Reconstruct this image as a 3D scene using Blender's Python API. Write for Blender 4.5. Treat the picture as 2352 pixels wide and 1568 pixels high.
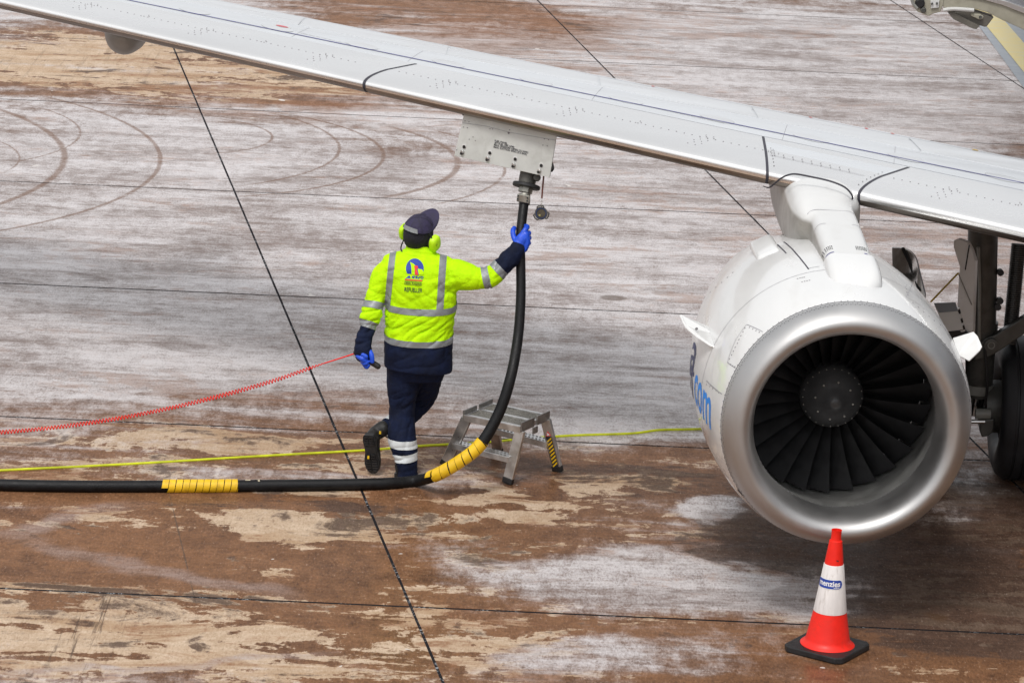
import bpy, bmesh, math, random
from mathutils import Vector, Matrix, noise
from mathutils.bvhtree import BVHTree
V = Vector
random.seed(7)
R = math.radians
for o in list(bpy.data.objects): bpy.data.objects.remove(o)
scene = bpy.context.scene
COL = scene.collection

# ------------------------------------------------------------------ camera
FPX, CAM_H, PITCH, ROLL = 8500.0, 6.9, R(15.0), 0.045      # focal length for a 2352 px wide picture
_d = V((0, math.cos(PITCH), -math.sin(PITCH)))
_u0 = V((0, math.sin(PITCH), math.cos(PITCH)))
_r0 = V((1, 0, 0))
CR = _r0*math.cos(ROLL) + _u0*math.sin(ROLL)
CU = -_r0*math.sin(ROLL) + _u0*math.cos(ROLL)
CAM = V((0, 0, CAM_H))
cam = bpy.data.cameras.new('camera')
cam.sensor_width = 36.0
cam.lens = 36.0*FPX/2352.0
cam.clip_start, cam.clip_end = 0.5, 3000.0
camo = bpy.data.objects.new('camera', cam); COL.objects.link(camo)
m = Matrix((CR, CU, -_d)).transposed().to_4x4(); m.translation = CAM
camo.matrix_world = m
scene.camera = camo

# ------------------------------------------------------------------ sky, sun, exposure
SUN_EL, SUN_AZ = R(58), R(200)          # azimuth measured clockwise from +Y
world = bpy.data.worlds.new('World'); scene.world = world
world.use_nodes = True
wn, wl = world.node_tree.nodes, world.node_tree.links
wn.clear()
sky = wn.new('ShaderNodeTexSky'); sky.sky_type = 'NISHITA'; sky.sun_disc = False
sky.sun_elevation = SUN_EL; sky.sun_rotation = SUN_AZ
sky.air_density = 1.0; sky.dust_density = 6.0; sky.ozone_density = 1.0
hs = wn.new('ShaderNodeHueSaturation'); hs.inputs['Saturation'].default_value = 0.22
cl = wn.new('ShaderNodeMix'); cl.data_type = 'RGBA'; cl.inputs['Factor'].default_value = 0.65      # closed cloud deck over the clear-sky model
cl.inputs[7].default_value = (7.6, 7.75, 8.0, 1)
bg = wn.new('ShaderNodeBackground'); bg.inputs['Strength'].default_value = 0.12
wo = wn.new('ShaderNodeOutputWorld')
wl.new(sky.outputs[0], hs.inputs['Color']); wl.new(hs.outputs[0], cl.inputs[6]); wl.new(cl.outputs[2], bg.inputs['Color']); wl.new(bg.outputs[0], wo.inputs['Surface'])
sl = bpy.data.lights.new('sun', 'SUN'); sl.energy = 1.5; sl.angle = R(14); sl.color = (1.0, 0.97, 0.93)
so = bpy.data.objects.new('sun', sl); COL.objects.link(so)
sd = V((math.sin(SUN_AZ)*math.cos(SUN_EL), math.cos(SUN_AZ)*math.cos(SUN_EL), math.sin(SUN_EL)))
so.rotation_euler = (-sd).to_track_quat('-Z', 'Y').to_euler()
so.location = (0, 0, 30)
vs = scene.view_settings
scene.display_settings.display_device = 'sRGB'
vs.view_transform = 'Standard'; vs.look = 'None'; vs.gamma = 1.0; vs.use_curve_mapping = False
vs.exposure = 0.12
scene.cycles.max_bounces = 6; scene.cycles.use_denoising = True

# ------------------------------------------------------------------ pixel helpers (2352 x 1568 picture)
def ray(px, py): return _d + CR*((px-1176.0)/FPX) + CU*((784.0-py)/FPX)
def G(px, py, z=0.0):
    v = ray(px, py); return CAM + v*((z-CAM_H)/v.z)
def P(px, py, Y):
    v = ray(px, py); return CAM + v*(Y/v.y)
def project(p):
    q = V(p)-CAM; w = q.dot(_d); return (1176+FPX*q.dot(CR)/w, 784-FPX*q.dot(CU)/w)

# ------------------------------------------------------------------ object helpers
OFF = {}
def thing(name, label, cat, loc=(0, 0, 0), group=None):
    o = bpy.data.objects.new(name, None); COL.objects.link(o)
    o.location = loc; o['label'] = label; o['category'] = cat
    if group: o['group'] = group
    OFF[o.name] = V(loc); o.empty_display_size = 0.2
    return o
def link(name, me, parent=None, mat=None, label=None, kind=None):
    o = bpy.data.objects.new(name, me); COL.objects.link(o)
    if mat is not None:
        if isinstance(mat, (list, tuple)):
            for q in mat: me.materials.append(q)
        else: me.materials.append(mat)
    if parent is not None:
        o.parent = parent; OFF[o.name] = OFF.get(parent.name, V((0, 0, 0)))
    if label: o['label'] = label
    if kind: o['kind'] = kind
    return o
def obj(name, geo, mat, parent=None, smooth=False, label=None, kind=None, cat=None, bevel=0, seg=2, auto=None):
    """geo = (verts, faces) in world coordinates"""
    vs_, fs = geo
    off = OFF.get(parent.name, V((0, 0, 0))) if parent is not None else V((0, 0, 0))
    me = bpy.data.meshes.new(name)
    me.from_pydata([V(v)-off for v in vs_], [], fs)
    bm = bmesh.new(); bm.from_mesh(me)
    bmesh.ops.recalc_face_normals(bm, faces=bm.faces)
    if bevel:
        es = [e for e in bm.edges if len(e.link_faces) == 2 and e.calc_face_angle(0) > R(30)]
        bmesh.ops.bevel(bm, geom=es, offset=bevel, segments=seg, affect='EDGES', profile=0.5)
    if smooth:
        lim = auto if auto is not None else R(40)
        for f in bm.faces: f.smooth = True
        for e in bm.edges:
            if len(e.link_faces) == 2 and e.calc_face_angle(0) > lim: e.smooth = False
    bm.to_mesh(me); bm.free()
    o = link(name, me, parent, mat, label, kind)
    if cat: o['category'] = cat
    return o
def join(*geos):
    vs_, fs = [], []
    for a, b in geos:
        n = len(vs_); vs_ += [V(x) for x in a]; fs += [tuple(i+n for i in f) for f in b]
    return vs_, fs
def box(c, ex, ey, ez):
    """box from centre and three half-extent vectors"""
    c, ex, ey, ez = V(c), V(ex), V(ey), V(ez)
    vs_ = [c+ex*a+ey*b+ez*d for a in (-1, 1) for b in (-1, 1) for d in (-1, 1)]
    return vs_, [(0, 1, 3, 2), (4, 6, 7, 5), (0, 4, 5, 1), (2, 3, 7, 6), (0, 2, 6, 4), (1, 5, 7, 3)]
def beam(a, b, w, h, up=(0, 0, 1)):
    a, b = V(a), V(b); d = (b-a).normalized(); s = d.cross(V(up)).normalized(); t = s.cross(d).normalized()
    return box((a+b)/2, s*w/2, d*((b-a).length/2), t*h/2)
def slab_poly(pts, thick):
    """thin solid from a planar-ish polygon, thick = vector"""
    n = len(pts); t = V(thick); p = [V(q) for q in pts]
    vs_ = p+[q+t for q in p]
    fs = [tuple(range(n)), tuple(range(2*n-1, n-1, -1))]
    for i in range(n):
        j = (i+1) % n; fs.append((i, i+n, j+n, j))
    return vs_, fs
def catmull(pts, k=6):
    p = [V(q) for q in pts]
    if len(p) < 3: return [p[0].lerp(p[-1], i/k) for i in range(k+1)]
    p = [p[0]*2-p[1]]+p+[p[-1]*2-p[-2]]; out = []
    for i in range(1, len(p)-2):
        a, b, c, d = p[i-1:i+3]
        for j in range(k):
            t = j/k
            out.append(0.5*((2*b)+(c-a)*t+(2*a-5*b+4*c-d)*t*t+(3*b-a-3*c+d)*t*t*t))
    out.append(p[-2]); return out
def lerps(vals, n):
    out = []
    for i in range(n):
        t = i/(n-1)*(len(vals)-1); a = min(int(t), len(vals)-2); out.append(vals[a]+(vals[a+1]-vals[a])*(t-a))
    return out
def tube(pts, rad, n=12, caps=True, flat=1.0, up=None, round_ends=False):
    p = [V(q) for q in pts]
    rr = rad if isinstance(rad, (list, tuple)) else [rad]*len(p)
    if len(rr) != len(p): rr = lerps(rr, len(p))
    if round_ends:
        d0 = (p[0]-p[1]).normalized(); d1 = (p[-1]-p[-2]).normalized()
        pre = [(p[0]+d0*rr[0]*s, rr[0]*c) for s, c in ((0.95, .31), (.7, .71), (.38, .92))]
        post = [(p[-1]+d1*rr[-1]*s, rr[-1]*c) for s, c in ((.38, .92), (.7, .71), (0.95, .31))]
        p = [q for q, _ in pre]+p+[q for q, _ in post]; rr = [q for _, q in pre]+list(rr)+[q for _, q in post]
    vs_, fs = [], []
    t0 = (p[1]-p[0]).normalized()
    ref = V(up) if up else (V((0, 0, 1)) if abs(t0.z) < 0.9 else V((0, 1, 0)))
    nn = (ref-t0*ref.dot(t0)).normalized()
    for i, q in enumerate(p):
        t = (p[min(i+1, len(p)-1)]-p[max(i-1, 0)]).normalized()
        nn = (nn-t*nn.dot(t)).normalized(); bb = t.cross(nn)
        for k in range(n):
            a = 2*math.pi*k/n
            vs_.append(q+(nn*math.cos(a)*flat+bb*math.sin(a))*rr[i])
    for i in range(len(p)-1):
        for k in range(n):
            j = (k+1) % n
            fs.append((i*n+k, i*n+j, (i+1)*n+j, (i+1)*n+k))
    if caps:
        fs.append(tuple(range(n-1, -1, -1))); fs.append(tuple(range((len(p)-1)*n, len(p)*n)))
    return vs_, fs
def loft(rings, caps=True):
    n = len(rings[0]); vs_ = [V(q) for r_ in rings for q in r_]; fs = []
    for i in range(len(rings)-1):
        for k in range(n):
            j = (k+1) % n; fs.append((i*n+k, i*n+j, (i+1)*n+j, (i+1)*n+k))
    if caps:
        fs.append(tuple(range(n-1, -1, -1))); fs.append(tuple(range((len(rings)-1)*n, len(rings)*n)))
    return vs_, fs
def frame_from(axis, up=(0, 0, 1)):
    a = V(axis).normalized(); u = V(up); u = (u-a*u.dot(a)).normalized(); return a, u, a.cross(u)
def lathe(o, axis, prof, n=48, up=(0, 0, 1), close=False):
    """prof list of (s along axis, radius)"""
    a, u, s = frame_from(axis, up); rings = []
    for d, r_ in prof:
        rings.append([V(o)+a*d+(u*math.cos(2*math.pi*k/n)+s*math.sin(2*math.pi*k/n))*r_ for k in range(n)])
    return loft(rings, caps=not close) if not close else loft(rings+[rings[0]], caps=False)
def disc(c, nrm, r_, th, n=10):
    return lathe(V(c)-V(nrm).normalized()*th/2, nrm, [(0, r_), (th, r_)], n, up=(0.3, 0.5, 1))
def ellipsoid(c, rx, ry, rz, M=None, nu=20, nv=12):
    rings = []
    for i in range(1, nv):
        th = math.pi*i/nv
        rr = []
        for k in range(nu):
            ph = 2*math.pi*k/nu
            q = V((rx*math.sin(th)*math.cos(ph), ry*math.sin(th)*math.sin(ph), rz*math.cos(th)))
            rr.append(V(c)+((M @ q) if M else q))
        rings.append(rr)
    return loft(rings)

def remesh(geos, vox, smooth=4, disp=None):
    vs_, fs = join(*geos)
    me = bpy.data.meshes.new('tmp'); me.from_pydata(vs_, [], fs)
    bm = bmesh.new(); bm.from_mesh(me); bmesh.ops.recalc_face_normals(bm, faces=bm.faces); bm.to_mesh(me); bm.free()
    o = bpy.data.objects.new('tmp', me); COL.objects.link(o)
    md = o.modifiers.new('r', 'REMESH'); md.mode = 'VOXEL'; md.voxel_size = vox
    if smooth:
        s = o.modifiers.new('s', 'SMOOTH'); s.factor = .5; s.iterations = smooth
    me2 = bpy.data.meshes.new_from_object(o.evaluated_get(bpy.context.evaluated_depsgraph_get()))
    bpy.data.objects.remove(o); bpy.data.meshes.remove(me)
    if disp:
        ns = [v.normal.copy() for v in me2.vertices]
        for v, n in zip(me2.vertices, ns): v.co += n*disp(v.co, n)
    for p_ in me2.polygons: p_.use_smooth = True
    return me2

# ------------------------------------------------------------------ materials
class NT:
    def __init__(s, name):
        s.m = bpy.data.materials.new(name); s.m.use_nodes = True
        s.t = s.m.node_tree; s.n = s.t.nodes; s.l = s.t.links
        s.b = s.n['Principled BSDF']; s.out = s.n['Material Output']
    def put(s, sock, v):
        if isinstance(v, bpy.types.NodeSocket): s.l.new(v, sock)
        elif v is not None:
            if isinstance(v, (tuple, list)) and len(v) == 3 and sock.type == 'RGBA': v = (*v, 1)
            sock.default_value = v
    def math(s, op, a, b=None, c=None, clamp=False):
        q = s.n.new('ShaderNodeMath'); q.operation = op; q.use_clamp = clamp
        s.put(q.inputs[0], a)
        if b is not None: s.put(q.inputs[1], b)
        if c is not None: s.put(q.inputs[2], c)
        return q.outputs[0]
    def mix(s, f, a, b, mode='MIX'):
        q = s.n.new('ShaderNodeMix'); q.data_type = 'RGBA'; q.blend_type = mode
        s.put(q.inputs['Factor'], f); s.put(q.inputs[6], a); s.put(q.inputs[7], b); return q.outputs[2]
    def sm(s, v, lo, hi, a=0.0, b=1.0):
        q = s.n.new('ShaderNodeMapRange'); q.interpolation_type = 'SMOOTHSTEP'
        s.put(q.inputs['Value'], v); q.inputs['From Min'].default_value = lo; q.inputs['From Max'].default_value = hi
        q.inputs['To Min'].default_value = a; q.inputs['To Max'].default_value = b; return q.outputs[0]
    def pos(s, kind='Object'):
        if kind == 'World': return s.n.new('ShaderNodeNewGeometry').outputs['Position']
        return s.n.new('ShaderNodeTexCoord').outputs[kind]
    def map(s, v, loc=(0, 0, 0), rot=(0, 0, 0), sc=(1, 1, 1)):
        q = s.n.new('ShaderNodeMapping'); s.put(q.inputs[0], v)
        q.inputs['Location'].default_value = loc; q.inputs['Rotation'].default_value = rot; q.inputs['Scale'].default_value = sc
        return q.outputs[0]
    def noise(s, v, sc, det=4, rough=0.55, dist=0.0, col=False):
        q = s.n.new('ShaderNodeTexNoise'); s.put(q.inputs['Vector'], v)
        q.inputs['Scale'].default_value = sc; q.inputs['Detail'].default_value = det
        q.inputs['Roughness'].default_value = rough; q.inputs['Distortion'].default_value = dist
        return q.outputs['Color' if col else 'Fac']
    def sep(s, v):
        q = s.n.new('ShaderNodeSeparateXYZ'); s.put(q.inputs[0], v); return q.outputs
    def bump(s, h, strength, dist=0.01, nrm=None):
        q = s.n.new('ShaderNodeBump'); q.inputs['Strength'].default_value = strength; q.inputs['Distance'].default_value = dist
        s.put(q.inputs['Height'], h)
        if nrm is not None: s.put(q.inputs['Normal'], nrm)
        return q.outputs[0]
    def set(s, **k):
        for a, v in k.items(): s.put(s.b.inputs[a.replace('_', ' ')], v)
def pmat(name, col, rough=0.5, metal=0.0, var=0.12, vscale=6.0, bump=0.0, bscale=60.0, dirt=0.0, dcol=(0.10, 0.07, 0.05), dscale=3.0, stretch=(1, 1, 1), rvar=0.1, coat=0.0, spec=0.5):
    t = NT(name); p = t.map(t.pos(), sc=stretch)
    n1 = t.noise(p, vscale, 5)
    c = t.mix(t.sm(n1, 0.3, 0.7), tuple(x*(1-var) for x in col), tuple(min(1, x*(1+var)) for x in col))
    if dirt:
        n2 = t.noise(p, dscale, 7, 0.65, 0.6)
        c = t.mix(t.math('MULTIPLY', t.sm(n2, 0.5, 0.72), dirt), c, dcol)
    t.set(Base_Color=c, Metallic=metal, Roughness=t.sm(n1, 0.25, 0.75, max(0, rough-rvar), min(1, rough+rvar)), Coat_Weight=coat, Specular_IOR_Level=spec)
    if bump: t.set(Normal=t.bump(t.noise(p, bscale, 3), bump, 0.01))
    return t.m
M = {}
M['paint_white'] = pmat('white_paint', (0.70, 0.70, 0.69), 0.22, var=0.03, vscale=2, dirt=0.16, dcol=(0.47, 0.44, 0.39), dscale=2.2, stretch=(1.6, .5, 1.6), coat=0.4)
M['paint_wing'] = pmat('wing_grey_paint', (0.58, 0.60, 0.62), 0.34, var=0.03, vscale=1.4, dirt=0.12, dcol=(0.50, 0.48, 0.46), dscale=1.2, stretch=(0.5, 2, 1))
M['paint_grey'] = pmat('pale_grey_paint', (0.60, 0.60, 0.58), 0.38, var=0.05, vscale=3, dirt=0.25, dcol=(0.34, 0.32, 0.28), dscale=4)
M['polish'] = pmat('polished_leading_edge', (0.90, 0.89, 0.875), 0.25, metal=0.95, var=0.03, vscale=2, rvar=0.06, stretch=(0.3, 1, 1))
M['lip'] = pmat('satin_inlet_metal', (0.50, 0.495, 0.49), 0.50, metal=1.0, var=0.05, vscale=3, rvar=0.06)
M['liner'] = pmat('inlet_liner', (0.30, 0.30, 0.29), 0.5, metal=0.6, var=0.15, vscale=8, dirt=0.4, dcol=(0.12, 0.11, 0.09), dscale=7, stretch=(1, 0.3, 1))
M['fan'] = pmat('dark_fan_metal', (0.030, 0.030, 0.032), 0.38, metal=0.35, var=0.25, vscale=9)
M['spin'] = pmat('spinner_grey', (0.06, 0.062, 0.065), 0.45, metal=0.2, var=0.12, vscale=7)
M['seam'] = pmat('seam_sealant', (0.035, 0.033, 0.045), 0.6, var=0.2)
M['faint'] = pmat('fine_panel_seam', (0.28, 0.27, 0.29), 0.6, var=0.2)
M['rivet'] = pmat('rivet_head', (0.20, 0.19, 0.20), 0.5, metal=0.5)
M['blue_line'] = pmat('blue_marking_paint', (0.035, 0.03, 0.22), 0.5)
M['black'] = pmat('black_rubber', (0.014, 0.014, 0.015), 0.5, var=0.25, vscale=14, dirt=0.12, dcol=(0.09, 0.08, 0.07), dscale=9, bump=0.15, bscale=90)
M['hose'] = pmat('black_hose_rubber', (0.006, 0.006, 0.007), 0.5, var=0.3, vscale=18, dirt=0.15, dcol=(0.05, 0.045, 0.04), dscale=14, bump=0.2, bscale=120, spec=.28)
M['tyre'] = pmat('tyre_rubber', (0.012, 0.013, 0.016), 0.55, var=0.3, vscale=6, dirt=0.15, dcol=(0.05, 0.05, 0.055), dscale=5)
M['gear'] = pmat('landing_gear_grey', (0.085, 0.085, 0.078), 0.42, metal=0.25, var=0.2, vscale=8, dirt=0.5, dcol=(0.02, 0.02, 0.02), dscale=6)
M['gear_light'] = pmat('landing_gear_pale_grey', (0.24, 0.24, 0.22), 0.45, var=0.15, dirt=0.35, dcol=(0.06, 0.06, 0.05), dscale=7)
M['chrome'] = pmat('piston_chrome', (0.6, 0.6, 0.6), 0.12, metal=1.0, var=0.03)
M['alu'] = pmat('worn_aluminium', (0.62, 0.61, 0.60), 0.36, metal=0.9, var=0.2, vscale=12, dirt=0.3, dcol=(0.22, 0.20, 0.18), dscale=11)
M['alu_dark'] = pmat('dull_aluminium', (0.27, 0.26, 0.25), 0.45, metal=0.7, var=0.25, vscale=14, dirt=0.5, dcol=(0.07, 0.06, 0.055), dscale=13)
M['mesh_tread'] = pmat('grit_tread', (0.19, 0.18, 0.16), 0.75, var=0.5, vscale=120, bump=0.8, bscale=220)
M['panel'] = pmat('fuel_panel_paint', (0.58, 0.59, 0.57), 0.45, var=0.06, vscale=7, dirt=0.3, dcol=(0.36, 0.36, 0.33), dscale=9)
M['brass'] = pmat('coupling_metal', (0.36, 0.35, 0.31), 0.4, metal=0.8, var=0.2, vscale=20, dirt=0.4, dcol=(0.08, 0.07, 0.06), dscale=25)
M['coupling'] = pmat('coupling_dark_metal', (0.10, 0.095, 0.085), 0.5, metal=0.5, var=0.25, vscale=25)
M['yellow'] = pmat('yellow_sleeve_plastic', (0.80, 0.50, 0.012), 0.45, var=0.10, vscale=12, dirt=0.5, dcol=(0.30, 0.17, 0.02), dscale=16)
M['cable'] = pmat('lime_cable_jacket', (0.62, 0.68, 0.015), 0.5, var=0.2, vscale=8)
M['red_cord'] = pmat('red_coil_cord', (0.78, 0.020, 0.012), 0.55, var=0.12, spec=.25)
M['red_cone'] = pmat('red_orange_cone_rubber', (0.86, 0.014, 0.004), 0.5, var=0.08, vscale=9, dirt=0.35, dcol=(0.40, 0.03, 0.012), dscale=11)
M['cone_white'] = pmat('scuffed_reflective_sleeve', (0.72, 0.68, 0.66), 0.45, var=0.06, vscale=10, dirt=0.75, dcol=(0.34, 0.28, 0.24), dscale=9, stretch=(3.2, 3.2, 0.55))
M['blue_sign'] = pmat('blue_sticker', (0.015, 0.055, 0.33), 0.4)
M['white_flat'] = pmat('white_print', (0.78, 0.78, 0.78), 0.5, var=0.02)
M['red_print'] = pmat('red_print', (0.75, 0.02, 0.02), 0.5, var=0.05)
M['black_print'] = pmat('black_print', (0.02, 0.02, 0.03), 0.6)
M['blue_letters'] = pmat('blue_lettering', (0.010, 0.24, 0.78), 0.4, var=0.05)
M['navy_letters'] = pmat('navy_lettering', (0.02, 0.03, 0.12), 0.4, var=0.05)
M['logo_blue'] = pmat('logo_blue_print', (0.012, 0.045, 0.34), 0.6, var=0.05)
M['cream'] = pmat('door_primer', (0.36, 0.34, 0.27), 0.5, var=0.12, dirt=0.3, dcol=(0.2, 0.18, 0.12), dscale=6)
M['dark_door'] = pmat('door_bracket_grey', (0.14, 0.13, 0.11), 0.55, var=0.15)
def lines_of_text(txt, size=1.0, bold=0.0, shear=0.0):
    cu = bpy.data.curves.new('t', 'FONT'); cu.body = txt; cu.size = size; cu.offset = bold; cu.shear = shear; cu.resolution_u = 3
    o = bpy.data.objects.new('t', cu); COL.objects.link(o)
    me = bpy.data.meshes.new_from_object(o.evaluated_get(bpy.context.evaluated_depsgraph_get()))
    bpy.data.objects.remove(o)
    bm = bmesh.new(); bm.from_mesh(me); bpy.data.meshes.remove(me)
    bmesh.ops.triangulate(bm, faces=bm.faces)
    vs_ = [v.co.copy() for v in bm.verts]; fs = [tuple(v.index for v in f.verts) for f in bm.faces]; bm.free()
    xs = [v.x for v in vs_]; w = max(xs)-min(xs); mx = min(xs)
    return [V((v.x-mx, v.y, 0)) for v in vs_], fs, w
# ================================================================== APRON
def circle3(a, b, c):
    ax, ay, bx, by, cx, cy = a.x, a.y, b.x, b.y, c.x, c.y
    d = 2*(ax*(by-cy)+bx*(cy-ay)+cx*(ay-by))
    ux = ((ax*ax+ay*ay)*(by-cy)+(bx*bx+by*by)*(cy-ay)+(cx*cx+cy*cy)*(ay-by))/d
    uy = ((ax*ax+ay*ay)*(cx-bx)+(bx*bx+by*by)*(ax-cx)+(cx*cx+cy*cy)*(bx-ax))/d
    return ux, uy, math.hypot(ax-ux, ay-uy)
def concrete():
    t = NT('wet_concrete'); p = t.pos('World')
    warp = t.noise(p, 1.3, 3, 0.6, 0.0, col=True)
    vm = t.n.new('ShaderNodeVectorMath'); vm.operation = 'MULTIPLY_ADD'
    t.put(vm.inputs[0], warp); vm.inputs[1].default_value = (0.7, 0.7, 0); vm.inputs[2].default_value = (0, 0, 0); t.put(vm.inputs[2], p)
    pw = vm.outputs[0]
    def blob(px, py, wx, hy, rot=0.0, soft=0.55, raw=False):
        c = G(px, py); q = t.map(t.pos('World') if raw else pw, loc=(0, 0, 0))
        mp = t.n.new('ShaderNodeMapping'); mp.vector_type = 'TEXTURE'
        t.put(mp.inputs[0], pw if not raw else p)
        k = 0.35 if not raw else 0
        mp.inputs['Location'].default_value = (c.x+k, c.y+k, 0); mp.inputs['Rotation'].default_value = (0, 0, rot); mp.inputs['Scale'].default_value = (wx, hy, 1000)
        ln = t.n.new('ShaderNodeVectorMath'); ln.operation = 'LENGTH'; t.put(ln.inputs[0], mp.outputs[0])
        return t.sm(ln.outputs['Value'], 1.0, 1.0-soft)
    add = lambda *a: a[0] if len(a) == 1 else t.math('ADD', a[0], add(*a[1:]))
    mul = lambda a, b: t.math('MULTIPLY', a, b)
    def biased(pairs): return add(*[mul(blob(*a), w) for a, w in pairs])
    Y = t.sep(p)[1]
    # streaks drawn out along the bays by sweeping and jet wash
    st = t.noise(t.map(p, rot=(0, 0, R(3)), sc=(0.45, 2.1, 1)), 1.1, 11, 0.68, 0.5)
    st2 = t.noise(t.map(p, rot=(0, 0, R(-14)), sc=(0.8, 3.2, 1)), 1.0, 10, 0.70, 0.9)
    big = t.noise(p, 0.55, 6, 0.6, 0.7)
    fine = t.noise(p, 26, 5, 0.7)
    grit = t.noise(t.map(p, sc=(1, .32, 1)), 75, 3, 0.75)
    mott = t.noise(t.map(p, rot=(0, 0, R(8)), sc=(8, 3.6, 1)), 1.0, 8, 0.78, 0.3)
    mo = t.math('SUBTRACT', mott, 0.5)
    mv = t.sm(mott, 0.33, 0.67)
    # --- damp film, its sky sheen partly painted pale, against brown, soaked concrete
    film_b = biased([((1500, 560, 5.0, 4.2), 0.30), ((300, 520, 3.8, 4.6), 0.32), ((2000, 170, 3.5, 4.2), 0.28), ((450, 150, 3.6, 2.6), -0.42), ((1000, 30, 2.2, 1.6), -0.30),
                     ((300, 800, 3.0, 1.3), 0.22), ((1350, 900, 1.6, 1.5), 0.20), ((600, 1020, 1.6, 0.8), -0.10),
                     ((1480, 1345, 1.10, 0.80), 0.52), ((1850, 1360, 0.8, 0.55), 0.34), ((1650, 1165, 0.30, 0.42), 0.50), ((1300, 1510, 0.55, 0.42), 0.22), ((1560, 1500, 0.55, 0.40), 0.26),
                     ((1080, 1330, 0.25, 0.35), 0.12), ((1380, 1090, 0.9, 0.55), -0.22), ((1000, 1480, 0.55, 0.6), -0.25), ((350, 1340, 2.0, 1.6), -0.40), ((2150, 1450, 0.9, 1.2), -0.3), ((2080, 1170, .5, .5), 0.25), ((1800, 1250, .4, .3), -0.25)])
    film_y = t.sm(Y, 21.9, 25.0, -0.20, 0.16)
    film_in = add(mul(t.math('SUBTRACT', st, 0.5), 1.15), mul(t.math('SUBTRACT', big, 0.5), 0.55), mul(mo, 0.70), film_b, film_y)
    def bandm(A, B_, w):      # soft straight swath between two ground points
        ga, gb = G(*A), G(*B_); d = (gb-ga); L = d.length/2; c = (ga+gb)/2; an = math.atan2(d.y, d.x)
        mp = t.n.new('ShaderNodeMapping'); mp.vector_type = 'TEXTURE'; t.put(mp.inputs[0], pw)
        mp.inputs['Location'].default_value = (c.x+.35, c.y+.35, 0); mp.inputs['Rotation'].default_value = (0, 0, an); mp.inputs['Scale'].default_value = (1, 1, 1000)
        q = t.sep(mp.outputs[0])
        return mul(t.sm(t.math('ABSOLUTE', q[1]), w, w*.25), t.sm(t.math('ABSOLUTE', q[0]), L, L*.55))
    sweep = t.math('MAXIMUM', bandm((330, 1150), (-60, 1250), .16), bandm((-60, 1225), (760, 1390), .15))
    sweep = t.math('MAXIMUM', sweep, t.math('MAXIMUM', bandm((-100, 950), (900, 800), .14), bandm((-100, 1560), (800, 1500), .08)))
    film_in = add(film_in, mul(sweep, 0.06), mul(blob(450, 1150, 2.4, .22, R(3), .5, True), -.4))
    film = t.sm(film_in, -0.24, 0.26)
    # --- dry, light patches with ragged edges
    dry_b = biased([((450, 160, 3.4, 2.2), 0.42), ((60, 110, 1.5, 2.0), 0.2), ((230, 1275, 1.3, .55), -0.26), ((850, 1290, .6, .5), -0.16), ((180, 1470, 1.5, .8), 0.17), ((620, 1490, 0.75, 0.5), 0.17), ((660, 1200, .75, .45, R(-35)), 0.26), ((1180, 1160, 0.50, 0.45, R(-30)), 0.30), ((1350, 1110, 0.3, 0.32), 0.34),
                    ((380, 1010, 0.9, 0.35), 0.20), ((1000, 1180, .35, .3), 0.12), ((920, 1320, 0.4, 0.25), 0.16), ((1480, 1100, .28, .3), 0.2), ((1700, 1480, 0.9, 0.5), -0.2), ((1010, 1500, .5, .45), 0.14)])
    dn = t.noise(t.map(p, rot=(0, 0, R(-28)), sc=(1.0, 1.9, 1)), 0.95, 12, 0.66, 0.9)
    dry_in = add(mul(t.math('SUBTRACT', dn, 0.5), 1.5), mul(t.math('SUBTRACT', st2, 0.5), 0.85), mul(mo, 0.55), dry_b, t.sm(Y, 24.5, 22.5, -0.20, 0.05), mul(t.math('SUBTRACT', t.noise(t.map(p, rot=(0, 0, R(24)), sc=(3.2, 5.5, 1)), 1.0, 7, .66, .6), .5), .75), mul(blob(450, 1148, 2.4, .20, R(3), .5, True), -.5))
    dry = t.sm(dry_in, 0.10, 0.155)
    # --- rust tint streaks
    rust_b = biased([((900, 40, 3.2, 2.4), 0.07), ((1150, 110, 2.0, 1.6), 0.12), ((700, 230, 3.5, 1.1), 0.09), ((2050, 560, 2.0, 2.0), 0.10), ((1650, 420, 2.0, 2.0), 0.06), ((1500, 60, 3.0, 1.6), 0.10)])
    rust = t.sm(add(st2, mul(mo, .55), rust_b, mul(t.math('SUBTRACT', big, 0.5), 0.5)), 0.54, 0.70)
    # --- tyre arcs
    fade = t.noise(p, 2.2, 4, 0.7)
    arcs = None
    for pts, w, keep in ((((0, 252), (146, 345), (0, 468)), 0.10, (60, 360, 2.0, 4.2)), (((190, 245), (368, 372), (120, 505)), 0.07, (250, 370, 1.7, 4.6)), (((60, 240), (178, 320), (90, 360)), 0.035, (130, 300, 0.7, 2.0)),
                         (((600, 255), (770, 362), (600, 420)), 0.05, (720, 340, 0.9, 2.4)), (((690, 268), (880, 350), (570, 450)), 0.06, (760, 360, 1.2, 3.0)), (((830, 278), (1052, 375), (900, 450)), 0.10, (1000, 370, 0.9, 2.2)), (((1000, 300), (1158, 380), (1060, 455)), 0.05, (1100, 380, 0.9, 2.2)),
                         (((0, 325), (40, 350), (0, 400)), 0.03, (20, 360, 0.6, 1.5)), (((470, 270), (612, 300), (560, 345)), 0.05, (590, 310, .6, 1.6))):
        cx, cy, rr = circle3(*[G(*q) for q in pts])
        q = t.n.new('ShaderNodeVectorMath'); q.operation = 'DISTANCE'; t.put(q.inputs[0], t.map(p, sc=(1, 1, 0))); q.inputs[1].default_value = (cx, cy, 0)
        d = t.math('ABSOLUTE', t.math('SUBTRACT', q.outputs['Value'], rr))
        a = mul(t.sm(t.math('ADD', d, mul(t.math('SUBTRACT', fine, .5), .06)), w*0.42, w*0.14), blob(*keep, 0.0, 0.35, True))
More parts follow.
